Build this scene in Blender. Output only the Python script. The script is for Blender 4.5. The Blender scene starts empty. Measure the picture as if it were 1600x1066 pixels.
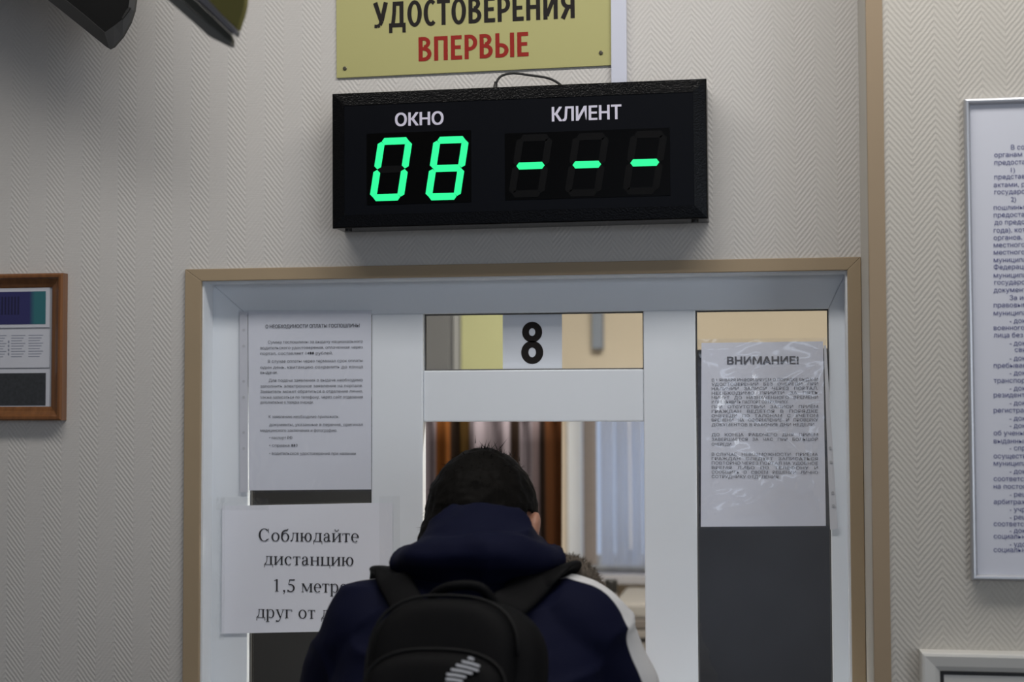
import bpy, bmesh, math, random
from mathutils import Vector, Matrix, noise
from mathutils.geometry import interpolate_bezier, tessellate_polygon
random.seed(7)
C = bpy.context.scene.collection
SC = bpy.context.scene

# ------------------------------------------------------------------ camera
F = 2450.0                                   # focal length in pixels of the 1600x1066 frame
PITCH, YAW, ROLL = math.radians(2.58), math.radians(9.42), math.radians(-0.16)
EYE = Vector((0.0, -2.6, 1.6))
Rw = (Matrix.Rotation(YAW, 3, 'Z') @ Matrix.Rotation(math.pi/2 + PITCH, 3, 'X') @ Matrix.Rotation(ROLL, 3, 'Z'))
cam_d = bpy.data.cameras.new('camera'); cam = bpy.data.objects.new('camera', cam_d); C.objects.link(cam)
cam.matrix_world = Matrix.Translation(EYE) @ Rw.to_4x4()
cam_d.sensor_width = 36.0; cam_d.lens = F*36.0/1600.0
cam_d.clip_start = 0.05; cam_d.clip_end = 60
cam_d.dof.use_dof = True; cam_d.dof.focus_distance = 2.58; cam_d.dof.aperture_fstop = 3.2
SC.camera = cam

# ------------------------------------------------------------------ world, light, exposure
SC.view_settings.view_transform = 'Standard'; SC.view_settings.look = 'None'
SC.view_settings.gamma = 1.0; SC.view_settings.use_curve_mapping = False
SC.view_settings.exposure = 0.0
SC.cycles.max_bounces = 8; SC.cycles.transparent_max_bounces = 16
W = bpy.data.worlds.new('overcast_daylight'); SC.world = W; W.use_nodes = True
def world_nodes():
    # overcast sky, brighter on the side the office window looks out to
    nt = W.node_tree; bg = nt.nodes['Background']; bg.inputs[0].default_value = (0.62, 0.74, 1.0, 1)
    tc = nt.nodes.new('ShaderNodeTexCoord'); sp = nt.nodes.new('ShaderNodeSeparateXYZ'); mr = nt.nodes.new('ShaderNodeMapRange')
    mr.inputs[1].default_value = -0.1; mr.inputs[2].default_value = 0.4; mr.inputs[3].default_value = 0.16; mr.inputs[4].default_value = 0.72
    nt.links.new(tc.outputs['Generated'], sp.inputs[0]); nt.links.new(sp.outputs['Y'], mr.inputs[0]); nt.links.new(mr.outputs[0], bg.inputs[1])
world_nodes()

def area(name, loc, target, sx, sy, power, col):
    d = bpy.data.lights.new(name, 'AREA'); d.shape = 'RECTANGLE'; d.size = sx; d.size_y = sy
    d.energy = power; d.color = col
    o = bpy.data.objects.new(name, d); C.objects.link(o); o.location = loc
    o.rotation_euler = (Vector(target) - Vector(loc)).to_track_quat('-Z', 'Y').to_euler()
    return o
# two fluorescent ceiling lamps of the hall, one lamp of the office, side daylight and an added frontal fill
area('hall_lamp_right', (0.25, -0.80, 2.93), (0.25, -0.80, 0), 1.2, 0.3, 14.0, (1.0, 0.965, 0.92))
area('hall_lamp_left', (-0.85, -0.80, 2.93), (-0.85, -0.80, 0), 1.2, 0.3, 10.3, (1.0, 0.965, 0.92))
area('hall_side_window', (2.3, -3.3, 1.7), (-0.3, 0, 1.5), 1.6, 1.5, 28.5, (0.86, 0.92, 1.0))
area('hall_frontal_fill', (0.7, -5.7, 2.5), (-0.2, 0, 1.5), 3.0, 0.65, 11.5, (0.74, 0.84, 1.0))  # added cool frontal fill, set high to stay out of the pane reflections
area('office_lamp', (-0.1, 0.70, 2.85), (-0.1, 0.70, 0), 1.2, 0.3, 80, (1.0, 0.94, 0.84))

# ------------------------------------------------------------------ pixel -> point on a vertical plane
def ray(px, py):
    return Rw @ Vector(((px - 800)/F, -(py - 533)/F, -1.0))
def at(px, py, Y=0.0):
    d = ray(px, py); t = (Y - EYE.y)/d.y
    return EYE + d*t
def ax(px, py, Y): return at(px, py, Y).x
def az(px, py, Y): return at(px, py, Y).z

# ------------------------------------------------------------------ materials
def mat(name, col, rough=0.6, metal=0.0, spec=0.5, noise_amt=0.0, noise_scale=30.0, bump=0.0, bump_scale=200.0,
        emit=None, emit_s=0.0, coat=0.0):
    m = bpy.data.materials.new(name); m.use_nodes = True
    nt = m.node_tree; b = nt.nodes['Principled BSDF']
    b.inputs['Base Color'].default_value = (*col, 1); b.inputs['Roughness'].default_value = rough
    b.inputs['Metallic'].default_value = metal; b.inputs['Specular IOR Level'].default_value = spec
    b.inputs['Coat Weight'].default_value = coat
    geo = nt.nodes.new('ShaderNodeTexCoord')
    if noise_amt:
        n = nt.nodes.new('ShaderNodeTexNoise'); n.inputs['Scale'].default_value = noise_scale; n.inputs['Detail'].default_value = 5
        nt.links.new(geo.outputs['Object'], n.inputs['Vector'])
        mx = nt.nodes.new('ShaderNodeMix'); mx.data_type = 'RGBA'
        mx.inputs['A'].default_value = (*[c*(1 - noise_amt) for c in col], 1)
        mx.inputs['B'].default_value = (*[min(1, c*(1 + noise_amt)) for c in col], 1)
        nt.links.new(n.outputs['Fac'], mx.inputs['Factor']); nt.links.new(mx.outputs['Result'], b.inputs['Base Color'])
    if bump:
        n2 = nt.nodes.new('ShaderNodeTexNoise'); n2.inputs['Scale'].default_value = bump_scale; n2.inputs['Detail'].default_value = 3
        nt.links.new(geo.outputs['Object'], n2.inputs['Vector'])
        bp = nt.nodes.new('ShaderNodeBump'); bp.inputs['Strength'].default_value = 1.0; bp.inputs['Distance'].default_value = bump
        nt.links.new(n2.outputs['Fac'], bp.inputs['Height']); nt.links.new(bp.outputs['Normal'], b.inputs['Normal'])
    if emit:
        b.inputs['Emission Color'].default_value = (*emit, 1); b.inputs['Emission Strength'].default_value = emit_s
    return m

def wallpaper(name, col, x_peak):
    """embossed herringbone vinyl: ribs climb to a ridge every 'per' metres"""
    m = mat(name, col, 0.62, spec=0.3); nt = m.node_tree; b = nt.nodes['Principled BSDF']
    N = nt.nodes; L = nt.links
    def math_(op, a, bb=None, c=None):
        n = N.new('ShaderNodeMath'); n.operation = op
        for i, v in enumerate((a, bb, c)):
            if v is None: continue
            if isinstance(v, (int, float)): n.inputs[i].default_value = v
            else: L.new(v, n.inputs[i])
        return n.outputs[0]
    g = N.new('ShaderNodeNewGeometry'); s = N.new('ShaderNodeSeparateXYZ'); L.new(g.outputs['Position'], s.inputs[0])
    per, amp, rib = 0.0672, 0.041, 0.0098
    u = math_('SUBTRACT', s.outputs['X'], s.outputs['Y'])
    u = math_('SUBTRACT', u, x_peak)
    wob = N.new('ShaderNodeTexNoise'); wob.inputs['Scale'].default_value = 45; wob.inputs['Detail'].default_value = 2; L.new(g.outputs['Position'], wob.inputs['Vector'])
    tri = math_('PINGPONG', math_('DIVIDE', u, per/2), 1.0)           # 0 at the peak, 1 in the valley
    v = math_('ADD', math_('DIVIDE', s.outputs['Z'], rib), math_('MULTIPLY', tri, amp/rib))
    v = math_('ADD', v, math_('MULTIPLY', wob.outputs['Fac'], 0.55))
    h = math_('SINE', math_('MULTIPLY', v, 2*math.pi))
    h = math_('MULTIPLY_ADD', h, 0.5, 0.5)
    cmb = N.new('ShaderNodeCombineXYZ')
    L.new(math_('MULTIPLY', u, 45.0), cmb.inputs[0]); L.new(math_('MULTIPLY', s.outputs['Z'], 420.0), cmb.inputs[1])
    n = N.new('ShaderNodeTexNoise'); n.inputs['Scale'].default_value = 1.0; n.inputs['Detail'].default_value = 3
    L.new(cmb.outputs[0], n.inputs['Vector'])
    hh = math_('ADD', h, math_('MULTIPLY', n.outputs['Fac'], 0.8))
    bp = N.new('ShaderNodeBump'); bp.inputs['Strength'].default_value = 1.0; bp.inputs['Distance'].default_value = 0.00042
    L.new(hh, bp.inputs['Height']); L.new(bp.outputs['Normal'], b.inputs['Normal'])
    return m

def clear(name, tint=(0.97, 0.98, 1.0), rough=0.02, refl=1.0, bump=0.0, scale=25.0):
    """thin clear sheet: transparent with fresnel gloss"""
    m = bpy.data.materials.new(name); m.use_nodes = True; nt = m.node_tree; nt.nodes.clear()
    o = nt.nodes.new('ShaderNodeOutputMaterial'); mx = nt.nodes.new('ShaderNodeMixShader')
    t = nt.nodes.new('ShaderNodeBsdfTransparent'); t.inputs[0].default_value = (*tint, 1)
    g = nt.nodes.new('ShaderNodeBsdfGlossy'); g.inputs['Roughness'].default_value = rough
    fr = nt.nodes.new('ShaderNodeFresnel'); fr.inputs[0].default_value = 1.5
    ml = nt.nodes.new('ShaderNodeMath'); ml.operation = 'MULTIPLY'; ml.inputs[1].default_value = refl; ml.use_clamp = True
    if bump:
        tc = nt.nodes.new('ShaderNodeTexCoord'); n = nt.nodes.new('ShaderNodeTexNoise')
        n.inputs['Scale'].default_value = scale; n.inputs['Detail'].default_value = 3; n.inputs['Distortion'].default_value = 1.5
        n.noise_type = 'RIDGED_MULTIFRACTAL'
        nt.links.new(tc.outputs['Object'], n.inputs['Vector'])
        bp = nt.nodes.new('ShaderNodeBump'); bp.inputs['Distance'].default_value = bump
        nt.links.new(n.outputs['Fac'], bp.inputs['Height']); nt.links.new(bp.outputs['Normal'], g.inputs['Normal'])
    # the gloss sits on the outer face only
    ge = nt.nodes.new('ShaderNodeNewGeometry'); iv = nt.nodes.new('ShaderNodeMath'); iv.operation = 'SUBTRACT'; iv.inputs[0].default_value = 1.0
    m2 = nt.nodes.new('ShaderNodeMath'); m2.operation = 'MULTIPLY'
    nt.links.new(ge.outputs['Backfacing'], iv.inputs[1]); nt.links.new(iv.outputs[0], m2.inputs[0]); nt.links.new(ml.outputs[0], m2.inputs[1])
    nt.links.new(fr.outputs[0], ml.inputs[0]); nt.links.new(m2.outputs[0], mx.inputs[0])
    nt.links.new(t.outputs[0], mx.inputs[1]); nt.links.new(g.outputs[0], mx.inputs[2]); nt.links.new(mx.outputs[0], o.inputs[0])
    return m

M = dict(
    pvc=mat('white_plastic', (0.76, 0.80, 0.85), 0.38, noise_amt=0.03, noise_scale=6),
    beige=mat('beige_trim_plastic', (0.36, 0.275, 0.175), 0.5, noise_amt=0.05, noise_scale=8),
    paper=mat('white_paper', (0.78, 0.80, 0.88), 0.8, noise_amt=0.02, noise_scale=12),
    ink=mat('black_ink', (0.025, 0.024, 0.03), 0.7), ink_soft=mat('small_print_ink', (0.13, 0.13, 0.145), 0.7),
    blue_ink=mat('dark_blue_ink', (0.045, 0.05, 0.20), 0.7),
    glass=clear('clear_glass', (0.965, 0.98, 0.98), 0.01, 1.0),
    film=clear('clear_plastic_film', (0.95, 0.955, 0.97), 0.13, 2.6, 0.004, 16),
    film_flat=clear('smooth_plastic_film', (0.93, 0.935, 0.945), 0.2, 1.8, 0.002, 22),
    tape=clear('clear_tape', (0.985, 0.985, 0.98), 0.2, 1.6, 0.0015, 40),
    yellow=mat('yellow_sign_plastic', (0.43, 0.41, 0.165), 0.45), red=mat('red_lettering', (0.29, 0.018, 0.012), 0.6, spec=0.2),
    black_letter=mat('black_lettering', (0.017, 0.014, 0.013), 0.6, spec=0.15),
    screw=mat('grey_screw', (0.12, 0.11, 0.08), 0.4, 0.6),
    black_gloss=mat('black_powder_coat', (0.003, 0.003, 0.0034), 0.18, spec=0.2, bump=0.0006, bump_scale=380),
    black_panel=mat('blue_black_face', (0.0032, 0.0038, 0.0058), 0.4, spec=0.1),
    black_void=mat('black_display_window', (0.0010, 0.0009, 0.0009), 0.3, spec=0.1),
    white_letter=mat('pale_lettering', (0.62, 0.60, 0.72), 0.5),
    led=mat('green_lit_segment', (0.01, 0.2, 0.08), 0.5, emit=(0.015, 1.0, 0.30), emit_s=1.0),
    led_off=mat('unlit_segment', (0.0034, 0.0034, 0.0038), 0.5, spec=0.1),
    rubber=mat('black_rubber', (0.01, 0.01, 0.01), 0.5),
    alu=mat('anodised_aluminium', (0.46, 0.47, 0.50), 0.35, 0.6),
    wood=None,
    concrete=mat('office_plaster', (0.62, 0.535, 0.42), 0.8, noise_amt=0.04, noise_scale=4),
    ceil=mat('white_ceiling', (0.7, 0.7, 0.68), 0.8, noise_amt=0.03), floor=mat('grey_linoleum', (0.20, 0.18, 0.16), 0.5, noise_amt=0.15, noise_scale=40),
    navy=None,
)
def wood_mat():
    m = mat('varnished_brown_wood', (0.16, 0.06, 0.02), 0.33, coat=0.3); nt = m.node_tree; b = nt.nodes['Principled BSDF']
    tc = nt.nodes.new('ShaderNodeTexCoord'); mp = nt.nodes.new('ShaderNodeMapping'); mp.inputs['Scale'].default_value = (120, 120, 6)
    n = nt.nodes.new('ShaderNodeTexNoise'); n.inputs['Scale'].default_value = 1; n.inputs['Detail'].default_value = 6
    r = nt.nodes.new('ShaderNodeValToRGB'); r.color_ramp.elements[0].color = (0.10, 0.036, 0.011, 1); r.color_ramp.elements[1].color = (0.27, 0.11, 0.035, 1)
    nt.links.new(tc.outputs['Object'], mp.inputs[0]); nt.links.new(mp.outputs[0], n.inputs['Vector'])
    nt.links.new(n.outputs['Fac'], r.inputs[0]); nt.links.new(r.outputs[0], b.inputs['Base Color'])
    return m
M['wood'] = wood_mat()

# ------------------------------------------------------------------ object helpers
def link(name, me, m=None, parent=None, loc=None):
    o = bpy.data.objects.new(name, me); C.objects.link(o)
    if me is not None and m is not None:
        for mm in (m if isinstance(m, (list, tuple)) else [m]): me.materials.append(mm)
    if parent: o.parent = parent
    if loc is not None: o.location = loc
    return o
def tag(o, label=None, cat=None, group=None, kind=None):
    for k, v in (('label', label), ('category', cat), ('group', group), ('kind', kind)):
        if v: o[k] = v
    return o
def thing(name, loc, label, cat, group=None, roll=0.0):
    o = link(name, None, loc=loc); o.rotation_euler = (0, roll, 0); o.empty_display_size = 0.05
    return tag(o, label, cat, group)
def struct(name, bm, m, parent=None, bevel=0.0):
    o = obj(name, bm, m, parent, bevel)
    if not parent: o['kind'] = 'structure'
    return o
def obj(name, bm, m, parent=None, bevel=0.0, smooth=False, seg=2):
    if bevel:
        bmesh.ops.bevel(bm, geom=list(bm.edges), offset=bevel, segments=seg, affect='EDGES', profile=0.6, clamp_overlap=True)
    bmesh.ops.recalc_face_normals(bm, faces=list(bm.faces))
    if any(e.is_boundary for e in bm.edges):                        # open sheets face the hall
        bm.normal_update()
        if sum(f.normal.y*f.calc_area() for f in bm.faces) > 0: bmesh.ops.reverse_faces(bm, faces=list(bm.faces))
    me = bpy.data.meshes.new(name); bm.to_mesh(me); bm.free()
    if smooth:
        for p in me.polygons: p.use_smooth = True
    return link(name, me, m, parent)
def box(bm, x0, x1, y0, y1, z0, z1):
    vs = [bm.verts.new((x, y, z)) for x in (x0, x1) for y in (y0, y1) for z in (z0, z1)]
    for f in ((0, 1, 3, 2), (4, 6, 7, 5), (0, 4, 5, 1), (2, 3, 7, 6), (0, 2, 6, 4), (1, 5, 7, 3)):
        bm.faces.new([vs[i] for i in f])
    return bm
def B(*a): return box(bmesh.new(), *a)
def prism(bm, pts, y0, y1):
    """outline in (x, z) extruded from y0 (front) to y1"""
    a = [bm.verts.new((x, y0, z)) for x, z in pts]; b = [bm.verts.new((x, y1, z)) for x, z in pts]
    bm.faces.new(a); bm.faces.new(b[::-1])
    n = len(pts)
    for i in range(n): bm.faces.new((a[i], b[i], b[(i+1) % n], a[(i+1) % n]))
    return bm
def tube(bm, pts, r, n=10, caps=True):
    pts = [Vector(p) for p in pts]; rs = r if isinstance(r, (list, tuple)) else [r]*len(pts); rings = []
    for i, p in enumerate(pts):
        d = (pts[min(i+1, len(pts)-1)] - pts[max(i-1, 0)]).normalized()
        a = d.orthogonal().normalized() if i == 0 else (prev - d*prev.dot(d)).normalized()
        prev = a; b = d.cross(a)
        rings.append([bm.verts.new(p + (a*math.cos(2*math.pi*k/n) + b*math.sin(2*math.pi*k/n))*rs[i]) for k in range(n)])
    for i in range(len(rings)-1):
        for k in range(n): bm.faces.new((rings[i][k], rings[i][(k+1) % n], rings[i+1][(k+1) % n], rings[i+1][k]))
    if caps: bm.faces.new(rings[0][::-1]); bm.faces.new(rings[-1])
    return bm
def loft(bm, rings, cap0=True, cap1=True):
    R_ = [[bm.verts.new(p) for p in r] for r in rings]; n = len(R_[0])
    for i in range(len(R_)-1):
        for k in range(n): bm.faces.new((R_[i][k], R_[i][(k+1) % n], R_[i+1][(k+1) % n], R_[i+1][k]))
    if cap0: bm.faces.new(R_[0][::-1])
    if cap1: bm.faces.new(R_[-1])
    return bm
def ell(bm, c, r, rot=None, u=24, v=16):
    mtx = Matrix.Translation(c) @ (rot.to_4x4() if rot else Matrix()) @ Matrix.Diagonal((*r, 1))
    bmesh.ops.create_uvsphere(bm, u_segments=u, v_segments=v, radius=1.0, matrix=mtx)
    return bm
def catmull(pts, n=8):
    P_ = [Vector(p) for p in pts]; P_ = [2*P_[0]-P_[1]] + P_ + [2*P_[-1]-P_[-2]]; out = []
    for i in range(1, len(P_)-2):
        a, b, c, d = P_[i-1:i+3]
        for k in range(n):
            t = k/n
            out.append(0.5*((2*b) + (c-a)*t + (2*a-5*b+4*c-d)*t*t + (3*b-a-3*c+d)*t**3))
    out.append(P_[-2]); return out
def remesh(bm, voxel, smooth_it=4):
    """fuse overlapping closed shapes into one continuous surface"""
    me = bpy.data.meshes.new('tmp'); bmesh.ops.recalc_face_normals(bm, faces=list(bm.faces)); bm.to_mesh(me); bm.free()
    o = link('tmp', me); md = o.modifiers.new('r', 'REMESH'); md.mode = 'VOXEL'; md.voxel_size = voxel
    if smooth_it:
        s = o.modifiers.new('s', 'SMOOTH'); s.iterations = smooth_it; s.factor = 0.5
    dg = bpy.context.evaluated_depsgraph_get(); out = bpy.data.meshes.new_from_object(o.evaluated_get(dg))
    bpy.data.objects.remove(o); bpy.data.meshes.remove(me)
    for p in out.polygons: p.use_smooth = True
    return out

# text: built-in font, turned into a mesh that lies in the (x, z) plane and faces -y
def glyphs(s, bold=0.0, res=4, spacing=1.0):
    if bold:
        vs, fs = glyphs(s, 0.0, res, spacing); V, Fc = [], []
        for dx, dz in ((-bold, -bold*.5), (0, bold*.5), (bold, -bold*.5), (-bold, bold*.5), (bold, bold*.5), (0, -bold*.5)):
            k = len(V); V += [(x+dx, y+dz, d0 + 0.00003*(k//max(1, len(vs)))) for x, y, d0 in vs]; Fc += [tuple(i+k for i in f) for f in fs]
        return V, Fc
    c = bpy.data.curves.new('t', 'FONT'); c.body = s; c.size = 1.0; c.resolution_u = res; c.space_character = spacing
    o = link('t', c); dg = bpy.context.evaluated_depsgraph_get(); oe = o.evaluated_get(dg); cu = oe.to_curve(dg)
    loops = []
    for sp in cu.splines:
        pts = []; bp = sp.bezier_points
        for i in range(len(bp)):
            p, q = bp[i], bp[(i+1) % len(bp)]
            straight = (p.handle_right-p.co).cross(q.co-p.co).length < 1e-6 and (q.handle_left-q.co).cross(q.co-p.co).length < 1e-6
            pts += [p.co.copy()] if straight else interpolate_bezier(p.co, p.handle_right, q.handle_left, q.co, res+2)[:-1]
        pts = [p for i, p in enumerate(pts) if (p - pts[i-1]).length > 1e-5]
        if len(pts) > 2: loops.append(pts)
    oe.to_curve_clear(); bpy.data.objects.remove(o); bpy.data.curves.remove(c)
    area2 = lambda P_: sum(P_[i-1].x*P_[i].y - P_[i].x*P_[i-1].y for i in range(len(P_)))
    def inside(pt, P_):
        r = False
        for i in range(len(P_)):
            u, v = P_[i-1], P_[i]
            if (u.y > pt.y) != (v.y > pt.y) and pt.x < (v.x-u.x)*(pt.y-u.y)/(v.y-u.y) + u.x: r = not r
        return r
    big = max(loops, key=lambda P_: abs(area2(P_))) if loops else []
    sg = math.copysign(1, area2(big)) if loops else 1
    within = lambda h, P_: all(inside(p, P_) for p in h)
    outer = [P_ for P_ in loops if area2(P_)*sg > 0]; holes = []
    for P_ in [P_ for P_ in loops if area2(P_)*sg <= 0]: (holes if any(within(P_, Q_) for Q_ in outer) else outer).append(P_)
    vs, fs = [], []
    for k, P_ in enumerate(outer):                                  # overlapping strokes of one letter lie a hair apart
        hs = [h for h in holes if within(h, P_)]; k0 = len(vs)
        vs += [(p.x, p.y, 2e-5*(k % 6)) for L_ in [P_]+hs for p in L_]
        fs += [tuple(k0+i for i in f) for f in tessellate_polygon([P_]+hs)]
    return vs, fs
def put(bm, vf, x0, x1, z0, z1, y, shear=0.0, ref=None):
    """fit glyph geometry to a box; ref = (zmin, zmax) of the glyph space that maps to z0..z1"""
    vs, fs = vf
    if not vs: return
    xs = [v[0] for v in vs]; ys = [v[1] for v in vs]; a, b = min(xs), max(xs); c, d = ref or (min(ys), max(ys))
    sx = (x1-x0)/(b-a) if x1 is not None else (z1-z0)/(d-c)
    N_ = [bm.verts.new((x0 + (v[0]-a)*sx + shear*(v[1]-c), y - (v[2] if len(v) > 2 else 0), z0 + (v[1]-c)/(d-c)*(z1-z0))) for v in vs]
    for f in fs:
        try: bm.faces.new([N_[i] for i in f])
        except ValueError: pass
CAPREF = (0.0, 0.727)

def moulding(bm, hw, hh, prof):
    """rectangular frame with a continuous profile of (inset, y) points"""
    rings = [[bm.verts.new((sx*(hw-d), y, sz*(hh-d))) for sx, sz in ((-1, -1), (1, -1), (1, 1), (-1, 1))] for d, y in prof]
    for i in range(len(rings)-1):
        for k in range(4): bm.faces.new((rings[i][k], rings[i][(k+1) % 4], rings[i+1][(k+1) % 4], rings[i+1][k]))
    return bm

class Plate:
    """a flat thing on the vertical plane y=Y: pixel corners give its place; local x/z around its centre"""
    def __init__(s, Y, quad, roll=0.0):
        tl, tr, br, bl = [at(px, py, Y) for px, py in quad]
        s.Y = Y; s.c = (tl+tr+br+bl)/4; s.roll = roll
        s.w = ((tr-tl).length + (br-bl).length)/2; s.h = ((tl-bl).length + (tr-br).length)/2
    def uv(s, px, py):
        p = at(px, py, s.Y) - s.c; c_, s_ = math.cos(s.roll), math.sin(s.roll)
        # object rotation about +Y by roll maps (u,v)->(u c + v s, -u s + v c); invert
        return (p.x*c_ - p.z*s_, p.x*s_ + p.z*c_)
    def textbox(s, quad):
        q = [s.uv(*p) for p in quad]
        return min(p[0] for p in q), max(p[0] for p in q), (q[2][1]+q[3][1])/2 if len(q) > 2 else min(p[1] for p in q), (q[0][1]+q[1][1])/2 if len(q) > 2 else max(p[1] for p in q)
    def tb(s, x0, y0, x1, y1):
        """box around a text whose baseline follows the plate: mid-height of both ends"""
        cx, cy = (x0+x1)/2, (y0+y1)/2; u, v = s.uv(cx, cy); k = F/(s.Y - EYE.y)
        a, _ = s.uv(x0, cy); b, _ = s.uv(x1, cy); _, c_ = s.uv(cx, y1); _, d = s.uv(cx, y0)
        return a, b, c_, d

class Serif:
    """book-face letters drawn as strokes: thick stems, thin bars, small serifs (x-height 0.46, capitals 0.66)"""
    X, ST, TH, SF = 0.46, 0.088, 0.034, 0.045
    def __init__(s): s.polys = []
    def rect(s, x0, x1, y0, y1): s.polys.append([(x0, y0), (x1, y0), (x1, y1), (x0, y1)])
    def stem(s, x, y0, y1, w=None, sb=True, st=True):
        w = w or s.ST; s.rect(x, x+w, y0, y1)
        for on, y in ((sb, y0), (st, y1-0.028)):
            if on: s.rect(x-s.SF, x+w+s.SF, y, y+0.028)
    def line(s, pts, ws):
        for (a, b), (c, d), w0, w1 in zip(pts, pts[1:], ws, ws[1:]):
            L = math.hypot(c-a, d-b) or 1; nx, ny = -(d-b)/L, (c-a)/L
            s.polys.append([(a+nx*w0/2, b+ny*w0/2), (a-nx*w0/2, b-ny*w0/2), (c-nx*w1/2, d-ny*w1/2), (c+nx*w1/2, d+ny*w1/2)])
    def ring(s, cx, cy, rx, ry, a0=0, a1=360, tx=None, ty=None, n=28):
        tx = tx or s.ST; ty = ty or s.TH
        P_ = [(math.cos(math.radians(a0+(a1-a0)*i/n)), math.sin(math.radians(a0+(a1-a0)*i/n))) for i in range(n+1)]
        for (c0, s0), (c1, s1) in zip(P_, P_[1:]):
            s.polys.append([(cx+rx*c0, cy+ry*s0), (cx+rx*c1, cy+ry*s1), (cx+(rx-tx)*c1, cy+(ry-ty)*s1), (cx+(rx-tx)*c0, cy+(ry-ty)*s0)])
    def dot(s, cx, cy, r, n=12): s.polys.append([(cx+r*math.cos(2*math.pi*i/n), cy+r*math.sin(2*math.pi*i/n)) for i in range(n)])
    def glyph(s, ch):
        X, ST, TH, SF = s.X, s.ST, s.TH, s.SF
        if ch == 'С':
            s.ring(0.31, 0.33, 0.29, 0.345, 42, 318, 0.10, 0.034); s.line([(0.525, 0.66), (0.535, 0.44)], [0.03, 0.03]); s.line([(0.52, 0.10), (0.56, 0.15)], [0.04, 0.02]); return 0.63
        if ch == 'о': s.ring(0.235, 0.23, 0.215, 0.24); return 0.47
        if ch == 'б':
            s.ring(0.235, 0.22, 0.215, 0.23); s.line([(0.06, 0.24), (0.07, 0.40), (0.13, 0.53), (0.25, 0.585), (0.35, 0.60), (0.40, 0.67)], [0.085, 0.085, 0.08, 0.075, 0.06, 0.02]); return 0.47
        if ch in 'лд':
            b = 0.0 if ch == 'л' else 0.03
            s.line([(0.03, 0.03+b), (0.09, 0.05+b), (0.135, 0.20), (0.15, X)], [0.05, 0.045, 0.036, 0.034])
            if ch == 'л': s.dot(0.04, 0.04, 0.04)
            s.stem(0.31, 0.0, X, sb=(ch == 'л')); s.rect(0.10, 0.42, X-0.03, X)
            if ch == 'д':
                s.rect(0.0, 0.46, 0.0, 0.034); s.line([(0.02, 0.03), (0.012, -0.15)], [0.04, 0.022]); s.line([(0.44, 0.03), (0.448, -0.15)], [0.04, 0.022])
            return 0.47
        if ch == 'ю': s.stem(SF, 0, X); s.rect(SF+ST, 0.26, 0.215, 0.25); s.ring(0.42, 0.23, 0.19, 0.24); return 0.65
        if ch == 'а':
            s.line([(0.075, 0.36), (0.12, 0.435), (0.20, 0.455), (0.27, 0.42), (0.29, 0.34)], [0.05, 0.036, 0.034, 0.055, 0.086]); s.dot(0.08, 0.355, 0.045)
            s.rect(0.247, 0.333, 0.07, 0.36); s.line([(0.29, 0.09), (0.33, 0.02), (0.40, 0.05)], [0.086, 0.05, 0.02]); s.ring(0.17, 0.125, 0.14, 0.135, 60, 340, 0.075, 0.04); s.line([(0.22, 0.245), (0.29, 0.28)], [0.04, 0.036]); return 0.42
        if ch in 'ий':
            s.stem(SF, 0, X); s.stem(0.36, 0, X); s.line([(SF+ST-0.01, 0.07), (0.37, X-0.07)], [0.042, 0.042])
            if ch == 'й': s.ring(0.25, 0.64, 0.10, 0.09, 180, 360, 0.034, 0.04); s.dot(0.167, 0.635, 0.028); s.dot(0.333, 0.635, 0.028)
            return 0.50
        if ch == 'т':
            s.stem(0.155, 0, X, st=False); s.rect(0.02, 0.378, X-0.034, X); s.line([(0.03, X), (0.02, X-0.13)], [0.035, 0.02]); s.line([(0.368, X), (0.378, X-0.13)], [0.035, 0.02]); return 0.40
        if ch == 'е': s.ring(0.22, 0.23, 0.20, 0.24, 0, 315); s.rect(0.06, 0.40, 0.235, 0.268); return 0.42
        if ch == 'с': s.ring(0.22, 0.23, 0.20, 0.24, 50, 315); s.dot(0.335, 0.375, 0.045); return 0.41
        if ch == 'н': s.stem(SF, 0, X); s.stem(0.35, 0, X); s.rect(SF+ST, 0.36, 0.215, 0.25); return 0.50
        if ch == 'ц': s.stem(SF, 0, X, sb=False); s.stem(0.35, 0, X, sb=False); s.rect(0.0, 0.48, 0, 0.034); s.line([(0.47, 0.03), (0.48, -0.15)], [0.045, 0.022]); return 0.50
        if ch == 'м':
            s.stem(0.04, 0, X, 0.036); s.stem(0.46, 0, X); s.line([(0.07, X-0.01), (0.29, 0.05)], [0.088, 0.07]); s.line([(0.28, 0.03), (0.48, X-0.02)], [0.034, 0.034]); return 0.60
        if ch == 'р': s.stem(SF, -0.21, X, st=False); s.line([(0.0, X-0.06), (SF+0.05, X)], [0.03, 0.04]); s.ring(0.26, 0.23, 0.185, 0.24, -130, 130); return 0.48
        if ch == 'у':
            s.line([(0.07, X), (0.245, 0.03)], [0.088, 0.07]); s.line([(0.40, X), (0.22, -0.08), (0.15, -0.17), (0.06, -0.165)], [0.034, 0.036, 0.045, 0.06]); s.dot(0.05, -0.155, 0.045)
            s.rect(0.0, 0.17, X-0.028, X); s.rect(0.32, 0.47, X-0.028, X); return 0.46
        if ch == 'г': s.stem(SF, 0, X, st=False); s.rect(0.0, 0.36, X-0.034, X); s.line([(0.35, X), (0.362, X-0.14)], [0.035, 0.02]); return 0.38
        if ch == '1': s.stem(0.19, 0, 0.66, st=False); s.line([(0.09, 0.57), (0.26, 0.65)], [0.03, 0.045]); return 0.48
        if ch == '5': s.rect(0.12, 0.42, 0.60, 0.66); s.line([(0.14, 0.64), (0.09, 0.38)], [0.04, 0.034]); s.ring(0.20, 0.20, 0.22, 0.215, -135, 120, 0.09, 0.05); s.dot(0.065, 0.06, 0.05); return 0.48
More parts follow.
